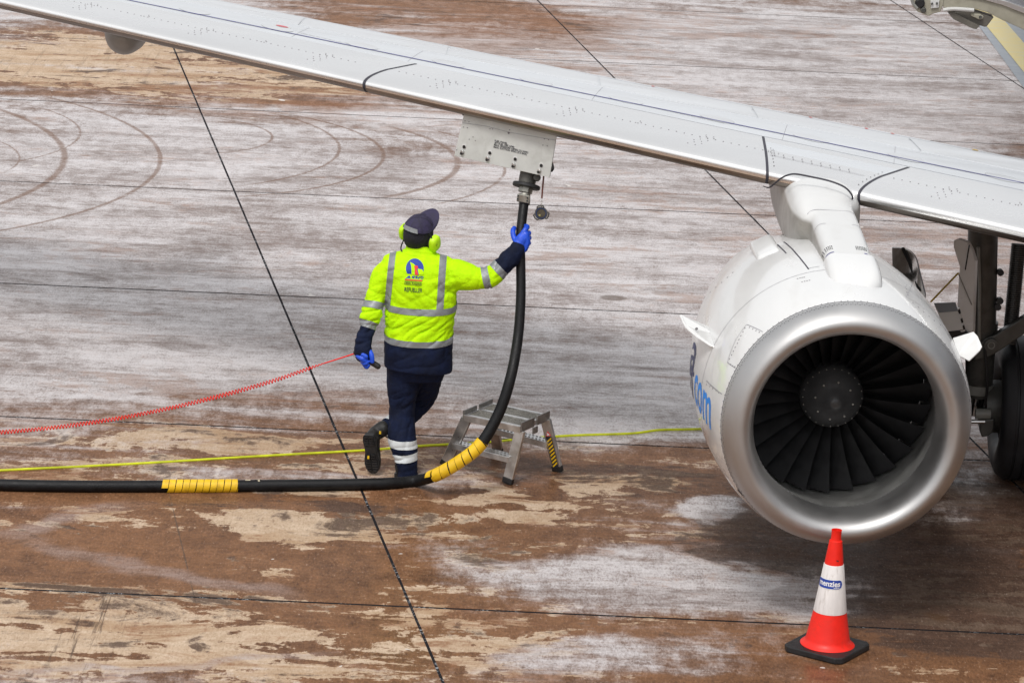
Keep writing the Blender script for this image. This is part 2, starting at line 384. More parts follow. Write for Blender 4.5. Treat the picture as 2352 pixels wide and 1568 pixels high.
        arcs = a if arcs is None else t.math('MAXIMUM', arcs, a)
    arcs = mul(arcs, t.sm(add(fade, mul(mo, .5)), 0.24, 0.46))
    # --- vertical scrapes and drips along the bay, lower left and upper left
    dr = t.noise(t.map(p, rot=(0, 0, R(-10.3)), sc=(16, 0.7, 1)), 1.0, 5, 0.75, 0.3)
    drm = t.math('MAXIMUM', mul(blob(200, 1440, 0.30, 1.0, 0, .6, True), 1.0), mul(blob(150, 130, 2.2, 2.2, 0, .6, True), 0.3))
    drips = mul(t.sm(dr, 0.54, 0.62), drm)
    ga_, gb_ = G(388, 1130), G(448, 1376); sl_c_ = (gb_.x-ga_.x)/(gb_.y-ga_.y)
    xs_ = t.sep(p); ldx = t.math('ABSOLUTE', t.math('SUBTRACT', xs_[0], t.math('MULTIPLY_ADD', xs_[1], sl_c_, ga_.x-sl_c_*ga_.y)))
    drips = t.math('MAXIMUM', drips, mul(mul(t.sm(add(ldx, mul(mo, .012)), .0065, .002), t.sm(fade, .4, .5)), blob(418, 1253, .6, 1.15, 0, .2, True)))
    # crack / old saw cut on the left bay
    stain = t.math('MAXIMUM', blob(1408, 684, 0.13, 0.10, 0, 0.4, True), mul(blob(2180, 1420, 0.12, 0.13, 0, .6), 0.9))
    # --- dark wet runs, plus aircraft shade painted in under the engine and at right
    wet = t.sm(add(dn, biased([((1450, 1100, 0.9, 0.5), 0.16), ((1850, 1270, 1.0, 0.35), 0.26), ((1750, 1200, .5, .5), 0.12), ((2150, 1350, 1.0, 1.6), 0.34), ((2280, 1180, .7, 1.0), 0.3), ((1950, 1545, .5, .3), 0.1), ((760, 1180, 1.4, .5), 0.05), ((300, 1400, 1.6, .9), 0.05), ((1150, 1260, .6, .4), 0.06)]), mul(mo, .35)), 0.57, 0.66)
    # ---- colours
    g2 = t.sm(t.noise(t.map(p, rot=(0, 0, R(4)), sc=(2.4, 10, 1)), 1.0, 7, 0.72, 0.4), 0.33, 0.67)
    g3 = t.sm(t.noise(t.map(p, rot=(0, 0, R(-5)), sc=(7, 24, 1)), 1.0, 5, 0.75, 0.2), 0.32, 0.68)
    gn = t.sm(grit, 0.32, 0.68)
    fn = t.sm(fine, 0.34, 0.66)
    stc = t.sm(st, 0.34, 0.66)
    tv = add(mul(mv, .40), mul(g2, .25), mul(gn, .35))
    tan = t.mix(tv, (0.33, 0.220, 0.135), (0.64, 0.50, 0.37))
    tan = t.mix(t.sm(st2, 0.45, 0.65, 0, .6), tan, (0.36, 0.215, 0.11))
    bv_ = add(mul(mv, .30), mul(t.sm(dn, .35, .65), .30), mul(g2, .1), mul(gn, .3))
    brown = t.mix(bv_, (0.052, 0.019, 0.007), (0.300, 0.142, 0.062))
    gv = add(mul(stc, .22), mul(t.sm(big, .35, .65), .16), mul(g2, .12), mul(g3, .12), mul(mv, .20), mul(gn, .18))
    grey = t.mix(t.sm(gv, 0.22, 0.76), (0.165, 0.108, 0.086), (0.60, 0.555, 0.55))
    c = t.mix(dry, brown, tan)
    c = t.mix(mul(sweep, t.sm(gv, .2, .7, .15, .60)), c, (0.33, 0.255, 0.23))
    c = t.mix(film, c, grey)
    c = t.mix(mul(rust, t.sm(film, 0.0, 1.0, 0.80, 0.55)), c, t.mix(tv, (0.13, 0.050, 0.020), (0.29, 0.140, 0.068)))
    c = t.mix(mul(wet, t.sm(film, .4, .9, 0.88, 0.35)), c, t.mix(tv, (0.028, 0.015, 0.010), (0.11, 0.062, 0.042)))  # wet holds both the wet runs and the painted aircraft shade
    c = t.mix(mul(arcs, 0.66), c, (0.15, 0.075, 0.04))
    c = t.mix(mul(stain, 0.85), c, (0.09, 0.045, 0.02))
    c = t.mix(mul(drips, 0.75), c, (0.07, 0.045, 0.03))
    c = t.mix(t.sm(grit, 0.62, 0.72, 0, 0.35), c, (0.60, 0.53, 0.48))
    c = t.mix(t.sm(grit, 0.40, 0.30, 0, 0.40), c, (0.05, 0.03, 0.025))
    spots = t.noise(p, 5.5, 2, 0.5)
    c = t.mix(t.sm(spots, 0.755, 0.765, 0, 0.8), c, (0.65, 0.60, 0.55))
    gl = t.math('MAXIMUM', mul(film, 1.0), t.sm(dry, 0, 1, 0.18, 0.0), clamp=True)
    gl = mul(gl, t.sm(wet, 0, 1, 1.0, 0.45))
    gl = mul(gl, mul(t.sm(arcs, 0, 1, 1.0, 0.35), t.sm(rust, 0, 1, 1.0, 0.5)))
    gl = t.math('MAXIMUM', gl, mul(blob(1900, 1545, .45, .45, 0, .6, True), .7))
    gl = mul(gl, t.sm(add(mul(g2, .5), mul(g3, .5)), 0.15, 0.85, 0.60, 1.0))
    t.set(Base_Color=c, Roughness=t.sm(fine, 0.3, 0.7, 0.62, 0.85), Specular_IOR_Level=0.25,
          Coat_Weight=gl, Coat_IOR=1.50, Coat_Roughness=t.sm(st, 0.3, 0.7, 0.36, 0.20))
    b1 = t.bump(add(mul(fine, 0.6), mul(grit, 0.4)), 0.5, 0.004)
    t.set(Normal=b1)
    cb = t.bump(t.noise(p, 9, 4, 0.6), 0.25, 0.006); t.put(t.b.inputs['Coat Normal'], cb)
    return t.m
def sealant():
    t = NT('joint_sealant'); p = t.pos('World')
    n = t.noise(p, 38, 4, 0.7); n2 = t.noise(p, 3, 3)
    c = t.mix(mul_(t, t.sm(n, 0.54, 0.62), t.sm(n2, 0.47, 0.56)), (0.014, 0.013, 0.015), (0.28, 0.29, 0.30))
    t.set(Base_Color=c, Roughness=0.9, Specular_IOR_Level=0.1); return t.m
def mul_(t, a, b): return t.math('MULTIPLY', a, b)
M['concrete'] = concrete(); M['sealant'] = sealant()
far = [(-700, -60, -.03), (700, -60, -.03), (700, 1500, -.03), (-700, 1500, -.03)]
apron = obj('ground', (far, [(0, 1, 2, 3)]), M['concrete'], kind='structure', label='wet brown and grey concrete airport apron')
ROWS = [8.0, 11.4, 14.85-1.5*0, 16.42, 19.86, 23.28, 26.77, 30.19, 33.58, 36.76, 40.0, 43.3, 46.6]
ROWS = [9.5, 12.95, 16.42, 19.86, 23.28, 26.77, 30.19, 33.58, 36.76, 40.0, 43.3, 46.6]
CX0 = {-2: -10.9, -1: -6.6, 0: -2.34, 1: 1.97, 2: 6.14, 3: 10.4}
colx = lambda k, y: CX0[k]-0.181*(y-30.0)
gsheet = [(-14, 9.4, -.0015), (16, 9.4, -.0015), (16, 46.7, -.0015), (-14, 46.7, -.0015)]
obj('joint_sealant', (gsheet, [(0, 1, 2, 3)]), M['sealant'], apron, label='black joint sealant between the slabs')
for r_ in range(len(ROWS)-1):
    for k in range(-2, 3):
        g, gx = 0.0125, 0.0085
        y0, y1 = ROWS[r_]+g, ROWS[r_+1]-g
        q4 = [(colx(k, y0)+gx, y0), (colx(k+1, y0)-gx, y0), (colx(k+1, y1)-gx, y1), (colx(k, y1)+gx, y1)]
        q = []
        for i in range(4):
            (xa_, ya_), (xb_, yb_) = q4[i], q4[(i+1) % 4]
            for j in range(22):
                f = j/22; w_ = .0045*math.sin(math.pi*min(1, f*8))*(noise.noise(V((xa_*3+f*37, ya_+r_*5.1, k*3.3)))+.6*noise.noise(V((f*90, ya_*2.7, k+i))))
                qx, qy = xa_+(xb_-xa_)*f, ya_+(yb_-ya_)*f
                q.append((qx+(w_ if i % 2 else 0), qy+(0 if i % 2 else w_)))
        nq = len(q); b = 0.003
        cx_ = sum(a for a, _ in q)/nq; cy_ = sum(a for _, a in q)/nq
        inn = [(a-(a-cx_)*.0016, c-(c-cy_)*.0018) for a, c in q]
        vs_ = [(a, c, -.02) for a, c in q]+[(a, c, -.001) for a, c in q]+[(a, c, 0) for a, c in inn]
        fs = [tuple(range(2*nq, 3*nq))]
        for i in range(nq):
            j = (i+1) % nq; fs += [(i, j, j+nq, i+nq), (i+nq, j+nq, j+2*nq, i+2*nq)]
        obj('slab', (vs_, fs), M['concrete'], apron)
# painted guide line far right
def strip(name, a0, a1, mat, z, label):
    o = obj(name, ([V((x, y, z)) for x, y in (*a0, *reversed(a1))], [tuple(range(len(a0)*2))]), mat, label=label, kind='structure'); return o
tp = NT('worn_grey_blue_paint'); pp = tp.pos('World'); nn_ = tp.noise(tp.map(pp, sc=(1, 3, 1)), 3.0, 7, .65)
tp.set(Base_Color=tp.mix(tp.sm(nn_, .35, .7), (0.27, 0.30, 0.34), (0.36, 0.385, 0.41)), Roughness=0.5, Coat_Weight=.4, Coat_Roughness=.35); M['blue_grey'] = tp.m
ty = NT('worn_yellow_line_paint'); pp = ty.pos('World'); nn_ = ty.noise(ty.map(pp, sc=(1, 3, 1)), 3.5, 7, .65)
ty.set(Base_Color=ty.mix(ty.sm(nn_, .4, .75), (0.74, 0.60, 0.22), (0.66, 0.60, 0.40)), Roughness=0.5, Coat_Weight=.4, Coat_Roughness=.35); M['yellow_line'] = ty.m
def gl(px, py): q = G(px, py); return (q.x, q.y)
def ext(a, b, t0, t1): return [(a[0]+(b[0]-a[0])*t, a[1]+(b[1]-a[1])*t) for t in (t0, t1)]
strip('paint_border', ext(gl(2248, 60), gl(2340, 187), -3, 2.2), ext(gl(2352, 20), gl(2420, 90), -3, 2.2), M['blue_grey'], 0.004, 'grey blue painted border of the guide line')
strip('painted_line', ext(gl(2266, 62), gl(2352, 168), -3, 2.2), ext(gl(2304, 46), gl(2352, 101), -3, 2.2), M['yellow_line'], 0.008, 'pale yellow painted guide line')
# ================================================================== AIRCRAFT
AC = thing('aircraft', 'white jet airliner with swept wing and underwing engine facing the camera', 'aircraft', (3.2, 22.9, 0))
# ---- wing surface
def yt(u, t=0.125): return 5*t*(0.2969*math.sqrt(max(u, 0))-0.126*u-0.3516*u*u+0.2843*u**3-0.1036*u**4)
def surf(x, u, side=1, off=0.0, sh=0.0):
    c0 = 2.54+0.127*x; x = x+sh*u*c0
    c = 2.54+0.127*x; yl = 22.504-0.51*x; zl = 2.290-0.0775*x; zt = 2.185-0.0810*x
    def q(uu): return V((x, yl+c*uu, zl+(zt-zl)*uu+side*yt(uu)*c*(0.56 if side > 0 else 0.44+0.62*math.exp(-uu/0.045))))
    p = q(u)
    if off:
        e = 0.002; a = q(max(u-e, 0)); b = q(min(u+e, 1)); d = b-a
        n = V((1, 0, 0)).cross(d).normalized()
        if n.z*side < 0: n = -n
        if u < 1e-4: n = V((0, -1, 0))
        p = p+n*off
    return p
def u_on(px, py, sh=0.0):
    lo, hi, x = 0.0, 0.98, (px-1176)/370
    for _ in range(40):
        u = (lo+hi)/2
        for __ in range(4):
            s = project(surf(x, u)); x += (px-s[0])/370
        if project(surf(x, u))[1] > py: lo = u
        else: hi = u
    return x, u
US = [0, .002, .006, .013, .024, .04, .055, .07, .085, .1, .115, .13, .145, .16, .18, .2, .22, .245, .27, .3, .33, .36, .41, .46, .51, .56, .61, .66, .71, .76, .81, .86, .94, 1.0]
XS = [-9+0.35*i for i in range(40)]
XS = [x for x in XS if x < 4.7]+[4.75]
rings = []
for x in XS:
    rings.append([surf(x, u, 1) for u in reversed(US)]+[surf(x, u, -1) for u in US[1:]])
wing = obj('wing', loft(rings), M['paint_wing'], AC, smooth=True, auto=R(50), label='pale grey swept wing with polished slats')
def patch(name, x0, x1, seq, off, mat, sh0, sh1, parent=wing, n=24, th=0.003, **k):
    """strip on the wing skin; seq = list of (u, side)"""
    vs_, fs = [], []
    m_ = len(seq)
    for i in range(n+1):
        f = i/n
        for u, s in seq: vs_.append(surf(x0+(x1-x0)*f, u, s, off, sh0+(sh1-sh0)*f))
    for i in range(n):
        for j in range(m_-1):
            a = i*m_+j; fs.append((a, a+1, a+m_+1, a+m_))
    # close the shell against the skin
    b = len(vs_)
    for i in range(n+1):
        f = i/n
        for u, s in (seq[0], seq[-1]): vs_.append(surf(x0+(x1-x0)*f, u, s, -0.004, sh0+(sh1-sh0)*f))
    for i in range(n):
        fs.append((i*m_, (i+1)*m_, b+2*(i+1), b+2*i)); fs.append((i*m_+m_-1, (i+1)*m_+m_-1, b+2*(i+1)+1, b+2*i+1))
    return obj(name, (vs_, fs), mat, parent, smooth=True, auto=R(35), **k)
def line_on(name, x0, x1, u0, u1, w, off, mat, n=40, **k):
    vs_, fs = [], []
    for i in range(n+1):
        f = i/n; x = x0+(x1-x0)*f; u = u0+(u1-u0)*f; c = 2.54+.127*x
        vs_ += [surf(x, u-w/c/2, 1, off), surf(x, u+w/c/2, 1, off)]
    for i in range(n): fs.append((2*i, 2*i+1, 2*i+3, 2*i+2))
    return obj(name, (vs_, fs), mat, wing, smooth=True, **k)
SLU = {}
xa, ua = u_on(886, 135); xb, ub = u_on(1722, 308.6)
us = (ua+ub)/2
seq = [(.10, -1), (.07, -1), (.045, -1), (.028, -1), (.015, -1), (.006, -1), (.0015, -1), (0, 1), (.0015, 1), (.006, 1), (.015, 1), (.028, 1), (.045, 1), (.07, 1)]+[(u, 1) for u in (.10, .13) if u < us-.01]+[(us, 1)]
def x_nose(px, py):
    x = (px-1176)/370
    for _ in range(8): x += (px-project(surf(x, 0))[0])/370
    return x
g1, g2, g3 = x_nose(836, 196), x_nose(1762, 395), x_nose(1972, 450)
SH = 0.42
slats = [('slat', -9.0, g1-.010, 0, SH), ('slat', g1+.010, g2-.008, SH, 0.02), ('leading_edge_panel', g2+.008, g3-.006, 0.02, SH), ('slat', g3+.006, 4.7, SH, 0)]
SL = []
M['slat_shade'] = pmat('shaded_slat_metal', (0.30, 0.265, 0.235), 0.34, metal=0.9, var=.12, vscale=3, dirt=.5, dcol=(.12, .10, .085), dscale=4, stretch=(.3, 2, 1))  # underside darkened: wing shade and dark reflection put into the metal colour
for nm, a, b, s0, s1 in slats:
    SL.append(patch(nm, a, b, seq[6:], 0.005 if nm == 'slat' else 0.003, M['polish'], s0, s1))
    patch('slat_underside', a, b, seq[:7], 0.005 if nm == 'slat' else 0.003, M['slat_shade'], s0, s1, parent=SL[-1])
for g, s in ((g1, SH), (g2, .02), (g3, SH)):
    patch('slat_gap', g-.008, g+.008, seq[4:], 0.0062, M['seam'], s, s, n=1)
# rivets on the slats
def rivets_on(parent, pts, r_=0.0045):
    vs_, fs = [], []
    for p, nrm in pts:
        a, u, s = frame_from(nrm, (0.3, 0.2, 1) if abs(nrm.z) < .9 else (1, 0, 0)); b = len(vs_)
        vs_ += [p+(u*math.cos(k*math.pi/3)+s*math.sin(k*math.pi/3))*r_-a*.001 for k in range(6)]
        vs_ += [p+(u*math.cos(k*math.pi/3)+s*math.sin(k*math.pi/3))*r_*.7+a*.0012 for k in range(6)]
        fs.append(tuple(range(b+6, b+12)))
        for k in range(6): fs.append((b+k, b+(k+1) % 6, b+6+(k+1) % 6, b+6+k))
    return obj('rivet_row', (vs_, fs), M['rivet'], parent, kind='stuff')
def wpt(x, u, off=0.0055, sh=0.0):
    p = surf(x, u, 1, off, sh); q = surf(x, u, 1, off+.01, sh); return p, (q-p).normalized()
ur = u_on(1722, 340)[1]
for si, (nm, a, b, s0, s1) in enumerate(slats):
    pts = []
    if nm == 'slat':
        a_ = max(a, -4.2); x = a_+.06
        while x < b-.05:
            pts.append(wpt(x, ur, sh=SH if si else 0)); x += 0.047
        x = a_+.35; k = 0
        while x < b-.1:
            for j in range(7 if k % 2 == 0 else 3):
                uu = ur*(0.42+j*.13) if k % 2 == 0 else ur*(1.0+j*.10)
                pts.append(wpt(x+.02*(j % 2), uu, sh=SH))
                if k % 2 == 0: pts.append(wpt(x+.045+.02*(j % 2), uu, sh=SH))
            x += .40; k += 1
    else:
        for i in range(9):
            pts.append(wpt(a+.05+i*.055, ur*.82)); pts.append(wpt(a+.05+i*.055, ur*.95))
        for j in range(7): pts.append(wpt(a+.035, ur*(.25+.17*j))); pts.append(wpt(b-.03, ur*(.25+.17*j), sh=SH))
    rivets_on(SL[si], pts)
# skin seams, the blue walk line and stencils
uB = u_on(1722, 293)[1]; uB0 = u_on(919, 129)[1]
x0, x1 = x_nose(804, 195), x_nose(1722, 402)
sl_ = (uB-uB0)/(u_on(1722, 293)[0]-u_on(919, 129)[0]); xr = u_on(1722, 293)[0]
line_on('walkway_line', -8.5, 4.6, uB+sl_*(-8.5-xr), uB+sl_*(4.6-xr), 0.028, .003, M['blue_line'], label='thin blue walkway limit line')
for (p0, p1, w) in (((1493, 209), (2255, 352), .012), ((804, 66), (1493, 199), .006), ((804, 116), (2352, 438), .008)):
    (xa_, ua_), (xb_, ub_) = u_on(*p0), u_on(*p1)
    line_on('skin_seam', xa_, xb_, ua_, ub_, w, .0015, M['faint'])
(xa_, ua_), (xb_, ub_) = u_on(1768, 357), u_on(1985, 405)
line_on('skin_seam', xa_, xb_, ua_, ub_, .006, .006, M['faint'])
for px in (640, 905, 1330, 1770, 2030):
    xa_ = u_on(px, 0.2337*px-60 if px < 1700 else 0.225*px-62)[0]
    vs_ = []; m_ = 8
    for i in range(m_+1):
        u = us+.02+(0.62-us)*i/m_
        vs_ += [surf(xa_-.0012, u, 1, .0012, .1), surf(xa_+.0012, u, 1, .0012, .1)]
    obj('skin_seam', (vs_, [(2*i, 2*i+1, 2*i+3, 2*i+2) for i in range(m_)]), M['faint'], wing, smooth=True)
def wing_text(txt, px0, py0, px1, py1, size):
    vs_, fs, w = lines_of_text(txt, 1.0)
    (xa_, ua_), (xb_, ub_) = u_on(px0, py0), u_on(px1, py1); out = []
    L = abs(xb_-xa_); k = L/w
    for v in vs_:
        f = v.x/w; x = xb_+(xa_-xb_)*f; u = ub_+(ua_-ub_)*f - v.y*k*size/(2.5)
        out.append(surf(x, max(u, .01), 1, .002))
    obj('stencil', (out, fs), M['faint'], wing, label='small stencilled warning along the walkway line')
wing_text('DO NOT STEP OUT OF THIS AREA', 1512, 249, 1662, 282, 2.2)
wing_text('DO NOT STEP OUT OF THIS AREA', 690, 76, 800, 101, 2.2)
def wing_disc(px, py, r_, mat, off, name, ry=1.0):
    x, u = u_on(px, py); n = 24; vs_ = []
    c = 2.54+.127*x
    for k in range(n): vs_.append(surf(x+r_*math.cos(2*math.pi*k/n), u+r_*ry*math.sin(2*math.pi*k/n)/c, 1, off))
    return obj(name, (vs_, [tuple(range(n))]), mat, wing, label=None)
wing_disc(648, 62, .062, M['paint_grey'], .002, 'filler_ring'); wing_disc(648, 62, .044, pmat('red_filler_cap', (.55, .10, .12), .5), .004, 'filler_cap')
for px, py in ((1862, 262), (1990, 284), (2050, 297), (1500, 190)): wing_disc(px, py, .012, M['red_print'], .003, 'red_index_mark', 2.0)
wing_disc(2240, 330, .02, M['yellow'], .003, 'yellow_index_mark', 2.0)
# spoiler and access panels standing a little proud of the skin
M['spoiler'] = pmat('spoiler_paint', (.60, .615, .63), .36, var=.05, vscale=1.5, dirt=.2, dcol=(.46, .44, .42), dscale=2, stretch=(.6, 2, 1))
for i in range(9):
    xa_ = -4.6+i*1.02
    patch('spoiler_panel', xa_+.008, xa_+1.012, [(.66, 1), (.72, 1), (.80, 1), (.88, 1), (.935, 1)], .0035, M['spoiler'], 0, 0, n=8)
M['skin_panel'] = pmat('skin_panel_paint', (.56, .575, .59), .32, var=.04, vscale=1.8, dirt=.25, dcol=(.44, .42, .40), dscale=2.6, stretch=(.5, 2.2, 1))
for i in range(12):
    x_ = -3.4+i*.58; n2 = 20; c_ = 2.54+.127*x_
    obj('access_plate', ([surf(x_+.11*math.cos(2*math.pi*k/n2), .46+.075*math.sin(2*math.pi*k/n2)/c_*2, 1, .002) for k in range(n2)], [tuple(range(n2))]), M['skin_panel'], wing)
# trailing edge flap strip
(xa_, ua_), (xb_, ub_) = u_on(700, 45), u_on(2352, 362)
line_on('flap_edge', -8.5, 4.6, .955, .955, .014, .002, M['faint'])
# flap track fairing below the wing
fc = P(284, 94, 25.2)
fa = V((-0.04, 1, -0.02)).normalized()
rr_ = []
for d, r_ in ((-.75, .02), (-.70, .075), (-.58, .118), (-.36, .14), (0, .146), (.5, .14), (1.1, .10), (1.7, .02)):
    rr_.append([fc+fa*(d+.6)+V((math.cos(2*math.pi*k/24)*r_*1.10, 0, math.sin(2*math.pi*k/24)*r_*(1.12 if math.sin(2*math.pi*k/24) < 0 else .9)+.03)) for k in range(24)])
obj('flap_track_fairing', loft(rr_), pmat('fairing_shaded_grey', (.30, .28, .25), .4), AC, smooth=True, label='rounded flap track fairing under the outer wing')  # grey darkened to paint in the shade under the wing

# ---- engine
B = V((-0.075, 1, 0.0)).normalized()
LIPC = V((1.890, 19.66, 1.207))
n_ = 96
outer = [(.14, .700), (.22, .719), (.32, .733), (.45, .746), (.6, .755), (.8, .760), (1.0, .760), (1.25, .752), (1.5, .728), (1.8, .68), (2.1, .62), (2.35, .56)]
M['cowl'] = M['paint_white']
eng = obj('engine_nacelle', lathe(LIPC, B, outer+[(2.35, .54), (1.9, .60), (.9, .63), (.14, .66)], n_, close=True), M['cowl'], AC, smooth=True, label='white engine nacelle with polished inlet lip')
lip = [(.137, .700), (.10, .690), (.06, .672), (.03, .650), (.010, .628), (0, .605), (.004, .585), (.015, .566), (.035, .549), (.07, .534), (.12, .524), (.19, .520), (.27, .522), (.27, .54), (.14, .67)]
obj('inlet_lip', lathe(LIPC, B, lip, n_, close=True), M['lip'], eng, smooth=True, label='satin bare metal inlet lip')
obj('inner_barrel', lathe(LIPC, B, [(.273, .5225), (.36, .532), (.46, .552), (.56, .574), (.56, .61), (.273, .56)], n_, close=True), M['liner'], eng, smooth=True)
obj('fan_case', lathe(LIPC, B, [(.565, .576), (.66, .590), (.70, .598), (1.1, .598), (1.1, .62), (.565, .61)], n_, close=True), M['liner'], eng, smooth=True)
obj('fan_back_plate', lathe(LIPC, B, [(1.08, .596), (1.085, .596)], 48), M['black'], eng)
ea, eu, es_ = frame_from(B)
def epos(s, ang, r_):   # ang measured from up, towards es_
    return LIPC+B*s+(eu*math.cos(ang)+es_*math.sin(ang))*r_
# es_ direction on screen
SGN = 1 if es_.x > 0 else -1      # ang>0 means picture right when SGN==1
NB = 26
def blade():
    vs_, fs = [], []; nr, nc = 8, 5
    for side in (0, 1):
        for i in range(nr+1):
            f = i/nr; r_ = .155+(.578-.155)*f
            st = R(28)+(R(60)-R(28))*f; ch = .095+.075*f
            lean = 0.10*math.sin(f*2.2)-.05
            for j in range(nc+1):
                g = j/nc-.5
                cam_ = (0.25-g*g)*.10*ch*(1.6-f)
                th_ = (.25-g*g)*.02*(1.1-f*.6)
                s = .76+g*ch*math.cos(st)+ (th_ if side else 0)
                tang = g*ch*math.sin(st)+cam_+lean*.10
                vs_.append((s, tang, r_))
    N = (nr+1)*(nc+1)
    for side in (0, 1):
        for i in range(nr):
            for j in range(nc):
                a = side*N+i*(nc+1)+j; fs.append((a, a+1, a+nc+2, a+nc+1))
    return [V((t, s, r_)) for s, t, r_ in vs_], fs
bv, bf = blade()
me = bpy.data.meshes.new('fan_blade'); me.from_pydata(bv, [], bf)
for p_ in me.polygons: p_.use_smooth = True
me.materials.append(M['fan'])
base = Matrix((es_, B, eu)).transposed().to_4x4()
for k in range(NB):
    o = bpy.data.objects.new('fan_blade', me); COL.objects.link(o); o.parent = eng
    mm = base @ Matrix.Rotation(2*math.pi*(k+.3)/NB, 4, 'Y'); mm.translation = LIPC-OFF['aircraft']; o.matrix_local = mm
sp = obj('spinner', lathe(LIPC, B, [(.530, .004), (.531, .02), (.536, .032), (.562, .058), (.590, .090), (.594, .097), (.630, .138), (.675, .172), (.70, .183), (.82, .183)], 48), M['spin'], eng, smooth=True, auto=R(60), label='dark grey fan spinner')
def cone_pt(r_):
    pr = [(.536, .032), (.562, .058), (.590, .090), (.594, .097), (.630, .138), (.675, .172), (.70, .183)]
    for (s0, r0), (s1, r1) in zip(pr, pr[1:]):
        if r0 <= r_ <= r1: return s0+(s1-s0)*(r_-r0)/(r1-r0)
    return .7
bolt = M['gear_light']
bg_ = []
for k in range(24): bg_.append(disc(epos(cone_pt(.170)-.002, 2*math.pi*k/24, .170), B, .0032, .005, 6))
for k in range(8): bg_.append(disc(epos(cone_pt(.110)-.002, 2*math.pi*(k+.2)/8, .110), B, .006, .006, 8))
obj('spinner_bolts', join(*bg_), bolt, sp, kind='stuff')
# rivets round the lip joint and inner ring
def nac_r(s):
    for (s0, r0), (s1, r1) in zip(outer, outer[1:]):
        if s0 <= s <= s1: return r0+(r1-r0)*(s-s0)/(s1-s0)
    return .7
pts = []
for row, (s, r_) in enumerate(((.112, .694), (.124, .6975), (.155, .704))):
    n2 = 170 if row < 2 else 120
    for k in range(n2):
        a = 2*math.pi*(k+row*.5)/n2; q = epos(s, a, r_+.0008); pts.append((q, (q-epos(s+.05, a, 0)).normalized()))
rivets_on(eng, pts, .0030)
pts = []
for k in range(110):
    a = 2*math.pi*k/110; q = epos(.262, a, .5205); pts.append((q, (epos(.262, a, 0)-q).normalized()))
rivets_on(eng, pts, .0036)
def ring_seam(s, w, mat, a0=0, a1=2*math.pi, off=.0008, name='cowl_seam'):
    n2 = 90; vs_, fs = [], []
    for i in range(n2+1):
        a = a0+(a1-a0)*i/n2
        vs_ += [epos(s-w/2, a, nac_r(s-w/2)+off), epos(s+w/2, a, nac_r(s+w/2)+off)]
    for i in range(n2): fs.append((2*i, 2*i+1, 2*i+3, 2*i+2))
    return obj(name, (vs_, fs), mat, eng, smooth=True)
ring_seam(.146, .007, M['seam'])
ring_seam(.66, .005, M['faint'])
def path_seam(pts, w, mat, name='cowl_seam', off=.0011):
    """pts list of (s, ang)"""
    vs_, fs = [], []
    dense = []
    for (s0, a0), (s1, a1) in zip(pts, pts[1:]):
        for i in range(10): dense.append((s0+(s1-s0)*i/10, a0+(a1-a0)*i/10))
    dense.append(pts[-1])
    P3 = [epos(s, a, nac_r(s)+off) for s, a in dense]
    for i, q in enumerate(P3):
        d = (P3[min(i+1, len(P3)-1)]-P3[max(i-1, 0)]).normalized(); n3 = (q-epos(dense[i][0], dense[i][1], 0)).normalized(); s_ = d.cross(n3)
        vs_ += [q-s_*w/2, q+s_*w/2]
    for i in range(len(P3)-1): fs.append((2*i, 2*i+1, 2*i+3, 2*i+2))
    return obj(name, (vs_, fs), mat, eng)
def ang_of(px, py):
    """point on the nacelle under a pixel -> (s, ang)"""
    best = None
    for i in range(0, 60):
        s = .15+i*.035
        for k in range(0, 240):
            a = 2*math.pi*k/240; q = epos(s, a, nac_r(s))
            nrm = q-epos(s, a, 0)
            if nrm.dot(CAM-q) < 0: continue
            x, y = project(q); d = (x-px)**2+(y-py)**2
            if best is None or d < best[0]: best = (d, s, a)
    s, a = best[1], best[2]
    for _ in range(60):
        for ds, da in ((.003, 0), (-.003, 0), (0, .004), (0, -.004)):
            x, y = project(epos(s+ds, a+da, nac_r(s+ds))); d = (x-px)**2+(y-py)**2
            if d < best[0]: best = (d, s+ds, a+da)
        s, a = best[1], best[2]
    return s, a
# access panel seams (upper left) and right
def wrap(a): return a-2*math.pi if a > math.pi else a
def pseam(pxs, w=.004, mat=None): path_seam([(s, wrap(a)) for s, a in (ang_of(*q) for q in pxs)], w, mat or M['faint'])
pseam([(1715, 745), (1752, 762)]); pseam([(1715, 745), (1690, 780), (1671, 832)]); pseam([(1671, 832), (1690, 846)])
pseam([(2075, 652), (2082, 682), (2140, 722), (2195, 780)])
pseam([(1622, 874), (1658, 905)], .006)
pseam([(1655, 1092), (1672, 1100)], .005)
pts = []
for A_, B_, n2 in (((1713, 749), (1674, 828), 9), ((1718, 750), (1748, 764), 4), ((1676, 836), (1690, 843), 3), ((2079, 655), (2086, 681), 4), ((2090, 690), (2190, 772), 8), ((1600, 700), (1690, 620), 7), ((1620, 880), (1655, 903), 5), ((1830, 640), (1850, 636), 4), ((1840, 648), (1862, 643), 4)):
    for i in range(n2):
        f = (i+.5)/n2; s, a = ang_of(A_[0]+(B_[0]-A_[0])*f, A_[1]+(B_[1]-A_[1])*f); q = epos(s, a, nac_r(s)+.0008); pts.append((q, (q-epos(s, a, 0)).normalized()))
rivets_on(eng, pts, .0052)
# drain / grille slot at lower left
path_seam([(s, a) for s, a in (ang_of(1690, 1125), ang_of(1712, 1160), ang_of(1745, 1195))], .032, M['black'], 'vent_slot', .002)
for i in range(6):
    f = (i+.6)/6.6; px, py = 1690+(1745-1690)*f, 1125+(1195-1125)*f+4*math.sin(f*3.1)*0
    s, a = ang_of(px, py); path_seam([(s-.016, a), (s+.016, a+.004)], .006, M['paint_grey'], 'slot_bar', .004)
